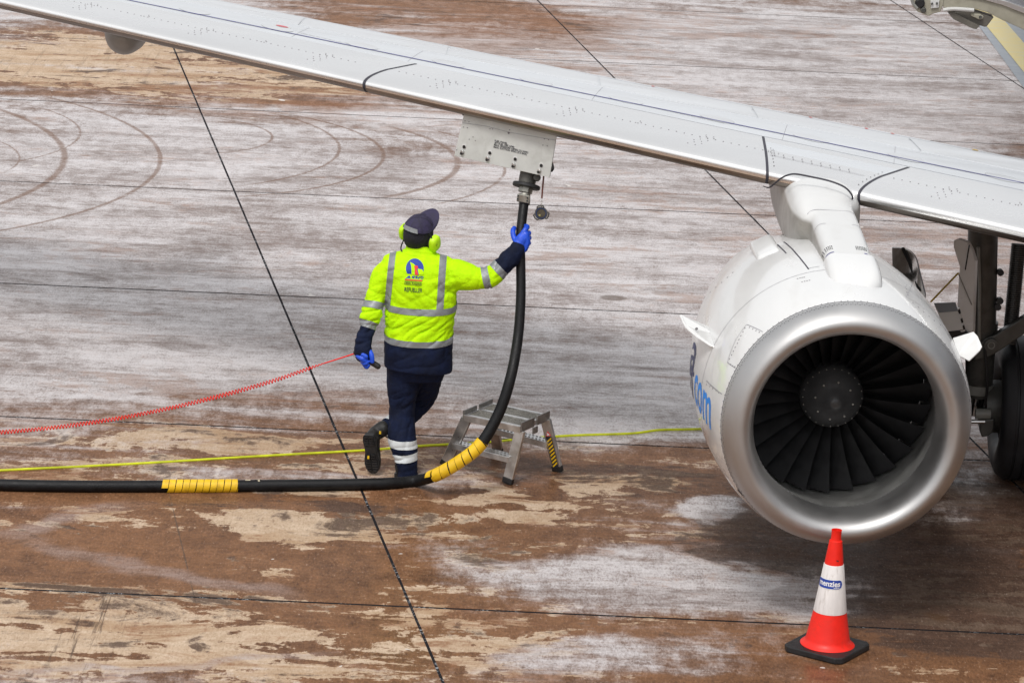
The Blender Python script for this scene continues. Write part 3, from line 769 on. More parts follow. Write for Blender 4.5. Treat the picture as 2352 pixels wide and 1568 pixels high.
# cowl lettering
def nac_text(txt, px0, py0, height, width, mat, bold=0.0):
    s1, a1 = ang_of(px0, py0) if px0 > 10 else (px0, py0)            # right hand end, baseline
    a1 = wrap(a1)
    vs_, fs, w = lines_of_text(txt, 1.0, bold)
    bm = bmesh.new(); vv = [bm.verts.new(v) for v in vs_]
    for f in fs:
        try: bm.faces.new([vv[i] for i in f])
        except ValueError: pass
    bmesh.ops.subdivide_edges(bm, edges=[e for e in bm.edges if e.calc_length() > .15], cuts=2)
    bmesh.ops.triangulate(bm, faces=bm.faces); bm.verts.index_update()
    out = []
    for v in bm.verts:
        s = s1+(1-v.co.x/w)*width
        up = v.co.y*height
        a = a1+up/.78*(1 if a1 < 0 else -1)
        out.append(epos(s, a, nac_r(s)+.0012))
    fs = [tuple(x.index for x in f.verts) for f in bm.faces]; bm.free()
    return obj('lettering', (out, fs), mat, eng, label='curved cowl lettering')
LET_ARGS = [('com', 1634, 985, .38, .60, 'blue_letters'), ('n', 1.06, 4.53, .30, .26, 'navy_letters'), ('a', 1.0, 4.72, .34, .30, 'navy_letters')]
for tx, px, py, h, w, mm_ in LET_ARGS: nac_text(tx, px, py, h, w, M[mm_], .012)
# strakes
def fin(pxs, th): 
    pts = [P(*q) for q in pxs]; n3 = (pts[1]-pts[0]).cross(pts[2]-pts[0]).normalized()*th
    return slab_poly(pts, n3)
obj('strake', fin([(1560, 724, 20.62), (1566, 738, 20.55), (1574, 754, 20.50), (1600, 775, 20.38), (1632, 796, 20.26), (1652, 800, 20.25), (1640, 770, 20.5), (1624, 752, 20.70)], .012), M['paint_white'], eng, bevel=.004, label='white strake fin on the outer side of the cowl')
obj('strake', fin([(2188, 776, 20.40), (2236, 761, 20.40), (2246, 772, 20.38), (2256, 796, 20.34), (2250, 806, 20.325), (2226, 829, 20.29), (2200, 815, 20.31)], .012), M['paint_white'], eng, bevel=.004, label='white strake fin on the inner side of the cowl')
obj('latch_dot', join(disc(P(1600, 755, 20.44), (0.3, -1, .5), .008, .01, 8)), M['rivet'], eng)
# ---- pylon
def rrect(xc, y, hw, zt, zb, rad, n=6):
    out = []
    for cx_, cz, a0 in ((xc+hw-rad, zt-rad, 0), (xc-hw+rad, zt-rad, math.pi/2), (xc-hw+rad*.3, zb+rad*.3, math.pi), (xc+hw-rad*.3, zb+rad*.3, 3*math.pi/2)):
        rd = rad if cz > (zt+zb)/2 else rad*.3
        for i in range(n+1):
            a = a0+math.pi/2*i/n; out.append(V((cx_+rd*math.cos(a), y, cz+rd*math.sin(a))))
    return out
def pyl_c(y): return 1.888-.050*(y-20.5)
st_ = [(20.30, .130, 2.000, .05), (20.42, .138, 2.028, .055), (20.58, .140, 2.046, .055), (20.7, .142, 2.058, .055), (20.9, .142, 2.076, .055), (21.15, .140, 2.098, .055), (21.4, .138, 2.118, .055), (21.6, .136, 2.13, .055), (21.8, .135, 2.14, .055), (22.4, .13, 2.16, .05), (23.2, .11, 2.12, .05), (24.0, .05, 2.05, .02)]
rings = []
for y, hw, zt, rd in st_:
    zb = 1.72 if y < 22.3 else (1.72-(y-22.3)*0.0 if y < 22.6 else 1.75)
    zb = 1.60 if y > 21.2 else 1.72
    rings.append(rrect(pyl_c(y), y, hw, zt, zb, rd))
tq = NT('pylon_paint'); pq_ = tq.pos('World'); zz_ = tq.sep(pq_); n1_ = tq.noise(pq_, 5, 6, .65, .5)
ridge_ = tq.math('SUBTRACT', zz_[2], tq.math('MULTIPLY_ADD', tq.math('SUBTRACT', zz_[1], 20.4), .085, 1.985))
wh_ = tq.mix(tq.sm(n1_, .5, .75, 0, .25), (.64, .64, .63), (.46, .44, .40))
side_shade_ = tq.mix(tq.sm(n1_, .35, .7), (.36, .345, .32), (.25, .235, .21))  # sides below the ridge: shade painted in as a darker grey
tq.set(Base_Color=tq.mix(tq.sm(ridge_, -.02, .01), side_shade_, wh_), Roughness=.36); M['paint_pylon'] = tq.m
pyl_loft = loft(rings)
# wide fairing where the pylon meets the leading edge
fr = []
for y, hw, zt, zb, xo in ((21.22, .08, 2.08, 1.96, -.02), (21.27, .165, 2.125, 1.88, -.01), (21.35, .200, 2.16, 1.82, .0), (21.46, .218, 2.185, 1.78, .0), (21.62, .225, 2.195, 1.76, .0), (21.95, .225, 2.19, 1.74, 0), (22.6, .20, 2.15, 1.74, 0), (23.4, .14, 2.1, 1.76, 0)):
    xc = pyl_c(y)-.015+xo; r_ = []
    for k in range(32):
        a = 2*math.pi*k/32; ca, sa = math.cos(a), math.sin(a)
        e = .62
        r_.append(V((xc+hw*math.copysign(abs(ca)**e, ca), y+0.10*ca, (zt+zb)/2+(zt-zb)/2*math.copysign(abs(sa)**e, sa))))
    fr.append(r_)
pm = remesh([pyl_loft, loft(fr)], .014, 22)
bm = bmesh.new(); bm.from_mesh(pm); pyl_bvh = BVHTree.FromBMesh(bm); bm.free()
for v in pm.vertices: v.co -= OFF['aircraft']
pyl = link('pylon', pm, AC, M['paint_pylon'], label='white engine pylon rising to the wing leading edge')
def snap(q, off):
    h, n, i_, d = pyl_bvh.find_nearest(q); return h+n*off
# saddle collar on the nacelle in front of the pylon
sd_ = []
for y, hw, zt in ((20.03, .10, 1.935), (20.10, .142, 1.972), (20.18, .152, 2.000), (20.30, .154, 2.024), (20.40, .153, 2.036)):
    sd_.append(rrect(pyl_c(y)+.005, y, hw, zt, 1.75, .06))
sad = obj('pylon_saddle', loft(sd_), M['paint_white'], pyl, smooth=True, auto=R(50))
def pyl_band(y, off, mat, w, a0=-1.0):
    # seam hugging the pylon section at depth y
    def sec(yy):
        for s0, s1 in zip(st_, st_[1:]):
            if s0[0] <= yy <= s1[0]:
                f = (yy-s0[0])/(s1[0]-s0[0]); return [a+(b-a)*f for a, b in zip(s0[1:], s1[1:])]
    out = []
    for yy in (y-w/2, y+w/2):
        hw, zt, rd = sec(yy); r_ = rrect(pyl_c(yy), yy, hw+off, zt+off, 1.7, rd)
        out.append([r_[-1]]+r_[:14] if False else r_[:14])
    out = [[snap(q, .0015) for q in r_] for r_ in out]; n2 = len(out[0]); vs_ = out[0]+out[1]
    return obj('pylon_seam', (vs_, [(i, i+1, n2+i+1, n2+i) for i in range(n2-1)]), mat, pyl)
pyl_band(20.45, .0125, M['blue_line'], .010)
for y in (20.95, 21.2): pyl_band(y, .0012, M['faint'], .005)
for x0_, x1_ in ((1888, 1911), (1967, 1990)):
    g_ = []
    for i in range(7):
        for j in range(3):
            px = x0_+(x1_-x0_)*i/6; py = (565 if x0_ < 1900 else 566)+j*3.2+(abs(px-1940)-30)*.14
            q = P(px, py, 20.52); dx_ = max(0, abs(q.x-pyl_c(20.52))-.085); zz = 2.040-.055+math.sqrt(max(0, .055**2-dx_**2)); g_.append(disc(snap(V((q.x, 20.53+.022*(1-j), zz)), .001), (0, -.2, 1), .0032, .004, 6))
    obj('vent_holes', join(*g_), M['black'], pyl, kind='stuff')
# dark seal line between fairing and leading edge
seal_px = [(1753, 428, 21.95), (1766, 431, 21.8), (1778, 423, 21.70), (1792, 411, 21.62), (1809, 402.5, 21.58), (1828, 400, 21.56), (1864, 406.5, 21.50), (1906, 416, 21.46), (1940, 430, 21.43), (1957, 449, 21.44), (1957, 466, 21.50)]
obj('fairing_seal', tube(catmull([P(a, b, c-.06) for a, b, c in seal_px], 5), [.003, .005, .0055, .0055, .0055, .0055, .0055, .004], 8), M['seam'], pyl, smooth=True)
# reverser latch blister on the nacelle, left of the pylon
s_, a_ = ang_of(1775, 590)
bl = [epos(1.62, wrap(a_)+.02, .80), epos(1.72, wrap(a_)+.02, .80)]
sides = V((-.45, 0, .9))
ab_ = wrap(a_)-.02; rn_ = (epos(1.5, ab_, 1)-epos(1.5, ab_, 0)).normalized(); tn_ = B.cross(rn_).normalized()
obj('latch_blister', box(epos(1.52, ab_, nac_r(1.52)-.004), tn_*.075, B*.20, rn_*.034), M['paint_white'], eng, bevel=.03, seg=4, smooth=True, auto=R(60))
pseam([(1785, 562), (1806, 582)], .008, M['seam']); pseam([(1800, 556), (1830, 585), (1858, 618)], .008, M['seam']); pseam([(1858, 616), (1882, 612)], .005, M['faint'])
for k_ in range(6):
    pass
# ---- fuel panel
def pq(px, py): # hanging plate plane follows the leading edge sweep
    v = ray(px, py); k = 22.60; t_ = k/(v.y+.45*v.x); return CAM+v*t_
pc = [pq(1065, 264), pq(1278, 311), pq(1262, 408), pq(1043, 358)]
pn = (pc[1]-pc[0]).cross(pc[3]-pc[0]).normalized()
if pn.y > 0: pn = -pn
fp = obj('fuel_panel_door', slab_poly(pc, -pn*.012), M['panel'], AC, bevel=.002, label='open pale grey fuel panel door hanging from the wing')
ex_ = (pc[1]-pc[0]).normalized(); ez_ = (pc[0]-pc[3]).normalized()
def on_panel(px, py): return pq(px, py)
PS = 700/1996*0.5742
def c5(cx_, cy_): return (1700*.5742+cx_*PS, 400*.5742+cy_*PS)
for (hx, hy), (kx, ky) in (((447, 527), (432, 590)), ((740, 597), (722, 660)), ((1030, 667), (1018, 735)), ((1327, 740), (1310, 800))):
    q = pq(*c5(hx, hy)); k_ = pq(*c5(kx, ky))
    h_ = obj('latch_hole', disc(q+pn*.002, pn, .0145, .003, 16), M['paint_white'], fp)
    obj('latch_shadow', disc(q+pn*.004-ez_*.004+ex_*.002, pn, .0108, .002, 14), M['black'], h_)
    obj('latch_pin', lathe(k_-pn*.002, pn, [(0, .0115), (.018, .0115), (.022, .008)], 14), M['alu'], fp, smooth=True)
    obj('latch_pin_tip', disc(k_+pn*.012-ez_*.010, pn, .009, .018, 10), M['black'], fp)
def panel_text(txt, px, py, h):
    vs_, fs, w = lines_of_text(txt, h, .0004); o = pq(px, py)
    d_ = (pq(px+50, py+11.2)-o).normalized(); u_ = (ez_-d_*ez_.dot(d_)).normalized()
    return [o+d_*v.x+u_*v.y+pn*.0015 for v in vs_], fs
g_ = []
for i, tx in enumerate(('FUEL PANEL', 'JET FUEL (SEE AFM)', 'MAX. PRESSURE 50PSIG (3.5 BAR)', 'MAX. SUCTION 4PSIG (0.3 BAR)')):
    px, py = c5(795-4*i, 474+24*i); g_.append(panel_text(tx, px, py, .0165))
obj('panel_lettering', join(*g_), M['black_print'], fp, label='FUEL PANEL stencil')
g_ = []
for cx_, cy_ in ((458, 240), (502, 250), (440, 310), (484, 318), (742, 330), (770, 332), (966, 342), (1362, 445), (1410, 455), (1345, 516), (1395, 526), (505, 450), (575, 465), (548, 424), (362, 570)):
    g_.append(disc(pq(*c5(cx_, cy_))+pn*.001, pn, .0035, .002, 6))
g_.append(disc(pq(*c5(955, 376))+pn*.001, pn, .007, .003, 8))
obj('panel_rivets', join(*g_), M['rivet'], fp, kind='stuff')
ln = [c5(430, 262), c5(700, 300), c5(960, 370), c5(1490, 460)]
obj('panel_crease', tube([pq(*q)+pn*.0005 for q in ln], .0012, 6), M['faint'], fp)
# recess and hinges above the plate
rc = [pq(1058, 262), pq(1284, 312), pq(1330, 328), pq(1290, 305), pq(1100, 262), pq(1060, 252)]
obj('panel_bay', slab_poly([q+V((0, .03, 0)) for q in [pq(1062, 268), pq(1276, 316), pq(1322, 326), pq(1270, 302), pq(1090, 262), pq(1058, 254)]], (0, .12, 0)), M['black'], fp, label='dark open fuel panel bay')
for cx_, cy_ in ((560, 160), (690, 180), (1040, 265), (1185, 290), (1465, 365)):
    a0 = pq(*c5(cx_, cy_-32)); b0 = pq(*c5(cx_, cy_+32))
    obj('hinge', beam(a0+V((0, .01, 0)), b0+V((0, .004, 0)), .012, .012, (0, 1, 0)), M['gear_light'], fp, bevel=.002)
obj('bay_handle', tube(catmull([pq(1267, 372)+V((0, .03, 0)), pq(1268, 385)+V((0, .02, 0)), pq(1266, 396)+V((0, .02, 0))], 4), [.004, .011, .016, .008], 8), M['black'], fp, smooth=True)

# ---- landing gear
gear = obj('landing_gear', join(tube([P(2258, 520, 22.75), P(2252, 790, 22.85), P(2248, 905, 22.9)], [.095, .098, .085], 20)), M['gear'], AC, smooth=True, label='dark main landing gear leg with twin tyres')
AX = V((3.02, 22.93, .46))
obj('piston', tube([P(2248, 890, 22.9), V((2.99, 22.92, .42))], .058, 18), M['chrome'], gear, smooth=True)
obj('collar', lathe(P(2248, 890, 22.9), (0, 0, 1), [(-.03, .09), (-.03, .10), (.03, .10), (.03, .09)], 20, up=(0, 1, 0)), M['gear_light'], gear, smooth=True)
obj('collar', lathe(P(2252, 748, 22.85), (0, 0, 1), [(-.02, .09), (-.02, .112), (.03, .112), (.03, .09)], 20, up=(0, 1, 0)), M['gear'], gear, smooth=True)
obj('axle', tube([AX-V((.30, 0, .02)), AX+V((.42, 0, .02))], .055, 16), M['gear'], gear, smooth=True)
def tyre(cx_, name='tyre'):
    hw, ro, ri = .195, .47, .23
    prof = [(-hw*.75, ri), (-hw*.92, ri+.04), (-hw, ri+.11), (-hw*.98, ro-.09), (-hw*.86, ro-.035), (-hw*.68, ro-.010)]
    for g in (-.52, -.17, .17, .52): prof += [(hw*g-.010, ro-.001), (hw*g-.006, ro-.012), (hw*g+.006, ro-.012), (hw*g+.010, ro-.001)]
    prof += [(hw*.68, ro-.010), (hw*.86, ro-.035), (hw*.98, ro-.09), (hw, ri+.11), (hw*.92, ri+.04), (hw*.75, ri)]
    t_ = obj(name, lathe((cx_, 22.93, .47), (1, 0, 0), prof, 56, close=True), M['tyre'], gear, smooth=True, auto=R(50))
    obj('wheel_rim', lathe((cx_, 22.93, .47), (1, 0, 0), [(-.115, .235), (-.10, .20), (-.06, .12), (-.08, .06), (-.08, .02), (.08, .02), (.06, .12), (.115, .235)], 32), M['gear_light'], t_, smooth=True)
tyre(3.315); tyre(2.66)
obj('brake_unit', lathe((3.10, 22.93, .47), (1, 0, 0), [(-.05, .10), (-.05, .17), (.07, .17), (.07, .10)], 24), M['gear'], gear, smooth=True)
obj('brake_cylinder', tube([P(2240, 950, 22.75), P(2275, 950, 22.75)], .035, 14), M['gear_light'], gear, smooth=True)
obj('brake_rod', tube([P(2225, 968, 22.72), P(2262, 968, 22.72)], .014, 12), M['chrome'], gear, smooth=True)
obj('brake_housing', slab_poly([P(a, b, 22.74) for a, b in ((2250, 965), (2285, 962), (2282, 992), (2268, 1002), (2255, 1004), (2251, 985))], (0, .12, 0)), M['gear'], gear, bevel=.008)
# side brace, torque arm, tubes
obj('torque_arm', slab_poly([P(a, b, 22.72) for a, b in ((2232, 806), (2262, 778), (2285, 770), (2352, 728), (2410, 690), (2416, 712), (2352, 768), (2296, 806), (2276, 818), (2240, 828))], (0, .07, 0)), M['gear'], gear, bevel=.008)
obj('pivot_pin', lathe(P(2277, 793, 22.70), (0, -1, 0), [(-.02, .045), (.01, .045), (.012, .030), (.016, .030), (.016, .012)], 20), M['gear'], gear, smooth=True)
obj('pivot_ring', lathe(P(2277, 793, 22.68), (0, -1, 0), [(-.005, .018), (-.005, .024), (.002, .024), (.002, .018)], 20, close=True), M['gear_light'], gear, smooth=True)
obj('hydraulic_line', tube([P(2247, 568, 22.63), P(2250, 660, 22.66), P(2249, 800, 22.72)], .011, 8), M['gear_light'], gear, smooth=True)
obj('hydraulic_line', tube(catmull([P(2230, 575, 22.62), P(2231, 640, 22.64), P(2226, 700, 22.68), P(2229, 790, 22.7)], 4), .008, 8), M['gear_light'], gear, smooth=True)
obj('brake_hose', tube(catmull([P(2262, 800, 22.7), P(2268, 880, 22.68), P(2262, 930, 22.72)], 5), .010, 8), M['black'], gear, smooth=True)
for a, b in ((2297, 625), (2291, 704), (2296, 690)):
    obj('line_clamp', lathe(P(a, b, 22.75), (0, -1, .1), [(-.02, .012), (-.02, .022), (.03, .022), (.03, .012)], 12), M['black'], gear)
dr_ = obj('retraction_strut', tube([P(2340, 560, 22.9), P(2318, 790, 22.8)], .045, 16), M['black'], gear, smooth=True)
tt = []
for i in range(46):
    q = P(2340, 560, 22.9).lerp(P(2318, 790, 22.8), (i+.5)/46); tt.append(lathe(q, (P(2318, 790, 22.8)-P(2340, 560, 22.9)), [(-.004, .044), (-.002, .049), (.002, .049), (.004, .044)], 14, up=(0, 1, 0)))
obj('spring_coils', join(*tt), M['gear'], dr_, kind='stuff')
dp = [(2190, 553), (2200, 548), (2222, 556), (2232, 575), (2240, 600), (2238, 660), (2234, 765), (2222, 770), (2206, 735), (2198, 712), (2202, 640), (2204, 612), (2197, 590), (2190, 568)]
gd = obj('gear_door', slab_poly([P(a, b, 22.55) for a, b in dp], (.02, .03, 0)), M['paint_white'], gear, bevel=.004, label='pale grey landing gear door')
obj('door_slit', slab_poly([P(a, b, 22.545) for a, b in ((2225, 563), (2228, 562), (2219, 618), (2217, 622), (2216, 618))], (0, .004, 0)), M['black'], gd)
lock = obj('placard_plate', slab_poly([P(a, b, 22.35) for a, b in ((2145, 697), (2195, 695), (2213, 757), (2172, 762))], (0, .02, 0)), M['paint_grey'], gear, bevel=.003)
obj('placard_stripe', slab_poly([P(a, b, 22.345) for a, b in ((2145, 697), (2195, 695), (2201, 714), (2157, 718))], (0, .004, 0)), pmat('placard_slate', (.20, .22, .24), .5), lock)
obj('striped_rod', tube([P(2198, 708, 22.4), P(2212, 760, 22.4)], .016, 10), M['paint_white'], gear, smooth=True)
for f in (.15, .55, .85):
    obj('rod_band', tube([P(2198, 708, 22.4).lerp(P(2212, 760, 22.4), f-.10), P(2198, 708, 22.4).lerp(P(2212, 760, 22.4), f+.08)], .0175, 10), M['black'], gear)
obj('bracket', slab_poly([P(a, b, 22.5) for a, b in ((2170, 762), (2215, 758), (2232, 772), (2225, 790), (2180, 786))], (0, .05, 0)), M['black'], gear, bevel=.004)
obj('safety_strap', tube([P(2138, 693, 22.3), P(2201, 627, 22.5)], .006, 6), pmat('yellow_strap', (.55, .36, .02), .6), gear)
obj('safety_line', tube([P(2201, 628, 22.5), P(2232, 700, 22.53)], .0035, 6), M['gear_light'], gear)
# inner polished cowl panel seen beyond the nacelle
op = []
for y_, pts in ((0, ((2049, 569), (2056, 580), (2059, 592), (2057, 612), (2050, 622), (2062, 636), (2085, 650), (2107, 668), (2120, 688))),):
    pass
cw = []
for i in range(13):
    f = i/12
    top = catmull([P(2049, 569, 22.2), P(2074, 571, 22.15), P(2092, 580, 22.05), P(2104, 596, 21.95), P(2110, 620, 21.9), P(2124, 676, 21.85)], 4)
    bot = catmull([P(2050, 626, 22.05), P(2070, 640, 22.0), P(2088, 652, 21.95), P(2102, 664, 21.9), P(2112, 676, 21.86), P(2124, 694, 21.84)], 4)
    k_ = int(f*(len(top)-1)); cw.append((top[k_], bot[k_]))
vs_ = [q for ab in cw for q in ab]; fs = [(2*i, 2*i+1, 2*i+3, 2*i+2) for i in range(12)]
th_ = [V(q)+V((.01, .03, 0)) for q in vs_]; nv = len(vs_)
fs += [tuple(nv+i for i in reversed(f)) for f in fs[:12]]
fs += [(2*i, 2*i+2, nv+2*i+2, nv+2*i) for i in range(12)]+[(2*i+1, nv+2*i+1, nv+2*i+3, 2*i+3) for i in range(12)]
ped = obj('cowl_panel', (vs_+th_, fs), M['polish'], AC, smooth=True, label='curved polished metal panel behind the nacelle')
obj('panel_edge_strip', tube(catmull([P(2074, 571, 22.13), P(2088, 600, 22.03), P(2103, 640, 21.94), P(2112, 668, 21.86)], 5), .012, 8), M['black'], ped, smooth=True)
obj('panel_root', slab_poly([P(a, b, 22.0) for a, b in ((2028, 618), (2048, 614), (2058, 620), (2075, 640), (2100, 668), (2124, 697), (2112, 690), (2060, 645))], (0, .04, 0)), M['black'], ped)
# ---- open aft cargo door, top right
YD = 31.0
def dpoly(name, pxs, y0, th, mat, parent, bev=.006, **k): return obj(name, slab_poly([P(a, b, y0) for a, b in pxs], (0, th, 0)), mat, parent, bevel=bev, **k)
arc_top = [(2160, -6), (2210, -9), (2257, -1), (2303, 12), (2352, 31), (2420, 66)]
arc_bot = [(2420, 104), (2352, 69), (2303, 47), (2268, 29), (2235, 20), (2167, 19)]
door = dpoly('cargo_door', arc_top+arc_bot, YD, .10, M['cream'], AC, label='curved lower edge of an open cargo door')
dpoly('door_skin', [(2120, -14), (2210, -20), (2262, -9), (2310, 3), (2352, 18), (2425, 54), (2420, 66), (2352, 31), (2303, 12), (2257, -1), (2210, -9), (2130, -8)], YD-.02, 1.1, M['polish'], door, .003)
dpoly('door_latch_housing', [(2090, -6), (2097, 16), (2108, 28), (2134, 38), (2141, 33), (2160, 28), (2167, 10), (2168, -8)], YD-.01, .16, M['cream'], door)
dpoly('latch_plate', [(2137, 2), (2158, 0), (2156, 18), (2139, 20)], YD-.03, .015, M['paint_white'], door, .002)
for a, b in ((2141, 9), (2152, 8.5)): obj('latch_bolt', disc(P(a, b, YD-.04), (0, -1, .2), .010, .012, 10), M['gear'], door)
obj('latch_roller', lathe(P(2113, 8, YD-.03), (0, -1, 0), [(-.05, .042), (.0, .042), (.01, .03), (.01, .012)], 18), M['black'], door, smooth=True)
obj('latch_roller', lathe(P(2121, 24, YD-.03), (0, -1, 0), [(-.03, .024), (.0, .024), (.01, .015)], 14), M['gear'], door, smooth=True)
obj('guard_tube', tube(catmull([P(2094, -5, YD-.05), P(2097, 8, YD-.05), P(2107, 20, YD-.05)], 5), .012, 8), M['gear_light'], door, smooth=True)
obj('edge_seal', tube(catmull([P(2166, 24, YD-.03), P(2190, 21, YD-.03), P(2237, 24, YD-.03)], 5), .017, 8), M['paint_grey'], door, smooth=True)
dpoly('hinge_bracket', [(2176, 28), (2235, 25), (2283, 40), (2268, 60), (2263, 63), (2250, 59), (2243, 68), (2236, 67), (2190, 45)], YD+.02, .14, M['dark_door'], door, .008)
dpoly('hinge_bracket', [(2176, 28), (2192, 29), (2222, 46), (2250, 60), (2243, 68), (2236, 67), (2190, 45)], YD-.01, .03, M['dark_door'], door, .004)
dpoly('hinge_lug', [(2232, 32), (2252, 34), (2259, 38), (2258, 44), (2250, 46), (2230, 37)], YD-.02, .04, M['cream'], door, .006)
obj('lug_bolt', disc(P(2252, 40, YD-.03), (0, -1, .2), .014, .02, 12), M['gear'], door)
# ---- fuselage, just outside the picture, dark tone chosen to dim its ground reflection
fz = []
for y_, r_ in ((6.5, .25), (7.2, .75), (8.4, 1.2), (10.2, 1.45), (13, 1.5), (36, 1.5), (41, 1.2), (45, .6)):
    fz.append([V((6.45-.02*(y_-20)+r_*math.cos(2*math.pi*k/40), y_, 2.55+(1.5-r_)*.25+r_*math.sin(2*math.pi*k/40)*1.08)) for k in range(40)])
obj('unseen_fuselage', loft(fz), pmat('unseen_fuselage_dark_blue_grey', (.13, .15, .19), .35), AC, smooth=True, label='unseen aircraft body, dark to dim its ground reflection')
# ================================================================== HOSE, CORDS, STOOL, CONE
HY = 22.30
hose = thing('fuel_hose', 'black rubber fuelling hose running along the ground and up to the fuel panel', 'hose', G(540, 1125))
hr = .0365
def hz(px, py): return G(px, py, hr)          # hose resting on the ground, centre height = radius
hp = [hz(-500, 1098), hz(-200, 1106), hz(0, 1113), hz(180, 1116), hz(370, 1116), hz(545, 1115), hz(740, 1113), hz(880, 1110), hz(955, 1104)]
hp += [P(1000, 1091, 21.98), P(1052, 1062, 21.96), P(1103, 1021, 21.97), P(1145, 950, 22.02), P(1172, 870, 22.08), P(1189, 780, 22.22), P(1196, 690, 22.32), P(1196, 610, 22.40), P(1195, 550, 22.45), P(1199, 505, 22.52), P(1204, 463, 22.60)]
hd = catmull(hp, 8)
hdr = [hr if q.z < .3 else max(.0300, hr-.0065*min(1, (q.z-.3)/1.0)) for q in hd]
obj('hose_body', tube(hd, hdr, 18), M['hose'], hose, smooth=True)
def arclen(pts):
    L = [0]
    for a, b in zip(pts, pts[1:]): L.append(L[-1]+(b-a).length)
    return L
HL = arclen(hd)
def hose_at(l):
    for i in range(len(HL)-1):
        if HL[i] <= l <= HL[i+1]:
            f = (l-HL[i])/(HL[i+1]-HL[i]+1e-9); return hd[i].lerp(hd[i+1], f), (hd[i+1]-hd[i]).normalized()
    return hd[-1], (hd[-1]-hd[-2]).normalized()
def l_of(px, py):
    best = min(range(len(hd)), key=lambda i: (project(hd[i])[0]-px)**2+(project(hd[i])[1]-py)**2); return HL[best]
def sleeve(l0, l1, count, label):
    """yellow spiral guard wound round the hose: one continuous ribbon"""
    vs_, fs = [], []; pitch = (l1-l0)/count; steps = 26
    w = pitch*.90; tot = int((count+.15)*steps)
    for i in range(tot+1):
        a = 2*math.pi*i/steps; lc = l0+pitch*(i/steps)+pitch*.10*noise.noise(V((i/steps*1.7, l0*9, 2)))
        for side, off in ((0, .0015), (1, .0055), (2, .0055), (3, .0015)):
            l = lc+(w if side in (2, 3) else 0)*1.0
            l = min(max(l, l0), l1)
            q, d = hose_at(l); s = d.cross(V((0, 0, 1))); s = s.normalized() if s.length > .1 else V((1, 0, 0)); u = s.cross(d).normalized()
            vs_.append(q+(s*math.cos(a)+u*math.sin(a))*(hr+off))
    for i in range(tot):
        for j in range(4):
            k = (j+1) % 4; fs.append((i*4+j, i*4+k, (i+1)*4+k, (i+1)*4+j))
    fs.append((0, 1, 2, 3)); fs.append((tot*4+3, tot*4+2, tot*4+1, tot*4))
    return obj('spiral_guard', (vs_, fs), M['yellow'], hose, smooth=True, label=label)
sleeve(l_of(365, 1116), l_of(542, 1115), 11, 'yellow spiral guard on the lying hose')
sleeve(l_of(990, 1095), l_of(1113, 1018), 8, 'yellow spiral guard on the rising hose')
TAPE = pmat('torn_tape', (.50, .43, .30), .6, var=.3, vscale=40, dirt=.6, dcol=(.10, .09, .07), dscale=30)
for px, w_, a0, a1 in ((571, .016, 75, 150), (598, .020, 95, 165), (586, .006, 60, 110)):
    l = l_of(px, 1114); vs_, fs = [], []
    for i in range(9):
        a = R(a0+(a1-a0)*i/8)
        for sg in (-1, 1):
            q, d = hose_at(l+sg*w_*(1+.35*noise.noise(V((i*.9, px, sg))))); s_ = d.cross(V((0, 0, 1))).normalized(); u_ = s_.cross(d).normalized()
            vs_.append(q+(s_*math.cos(a)+u_*math.sin(a))*(hr+.0014))
    obj('tape_scrap', (vs_, [(2*i, 2*i+1, 2*i+3, 2*i+2) for i in range(8)]), TAPE, hose, smooth=True)
# coupling
cpl = obj('coupling', tube([P(1204, 470, 22.60), P(1205, 446, 22.63)], [.036, .037], 20), M['brass'], hose, smooth=True, label='metal hose coupling')
ca = (P(1214, 404, 22.67)-P(1205, 446, 22.63)).normalized()
obj('clamp_plate', box(P(1202, 456, 22.555), V((.040, 0, -.006)), V((0, .006, 0)), V((.003, 0, .026))), M['brass'], hose, bevel=.006)
for a, b in ((1211.5, 455), (1211, 462), (1190, 450), (1189, 457)): obj('clamp_bolt', disc(P(a, b, 22.545), (0, -1, .3), .006, .008, 8), M['black'], hose)
obj('hex_nut', lathe(P(1206, 443, 22.64), ca, [(0, .036), (.002, .047), (.05, .047), (.052, .042)], 8), M['brass'], hose)
obj('swivel_flange', lathe(P(1209, 427, 22.65), ca, [(-.012, .05), (-.012, .084), (-.008, .088), (.008, .088), (.012, .084), (.012, .05)], 32), M['black'], hose, smooth=True)
obj('nozzle_body', lathe(P(1209, 426, 22.65), ca, [(0, .052), (.05, .056), (.11, .056), (.14, .052)], 24), M['coupling'], hose, smooth=True)
obj('nozzle_knob', lathe(P(1233, 408, 22.61), (.2, -1, .3), [(-.03, .02), (.0, .026), (.012, .022), (.014, .008)], 16), M['coupling'], hose, smooth=True)
# dust cap on its lanyard
dc = thing('dust_cap', 'round blue rimmed dust cap hanging on a lanyard below the fuel panel', 'cap', P(1243, 490, 22.58))
cc = P(1243, 490, 22.58); cn = V((-.05, -1, .22)).normalized()
obj('cap_disc', lathe(cc, cn, [(-.02, .037), (-.006, .041), (.004, .041), (.004, .030), (.0, .028), (.0, .004)], 28), M['coupling'], dc, smooth=True, auto=R(30))
obj('cap_rim', lathe(cc+cn*.003, cn, [(0, .0285), (0, .034), (.006, .034), (.006, .0285)], 28, close=True), pmat('blue_anodised_rim', (.02, .035, .10), .35, metal=.4), dc, smooth=True)
obj('cap_face', disc(cc+cn*.002, cn, .027, .004, 24), pmat('cap_bronze', (.07, .055, .035), .45, metal=.3, var=.3, vscale=50), dc)
obj('cap_button', disc(cc+cn*.005+V((-.009, 0, -.013)), cn, .0065, .005, 10), pmat('cap_brass', (.30, .27, .10), .4, metal=.5), dc)
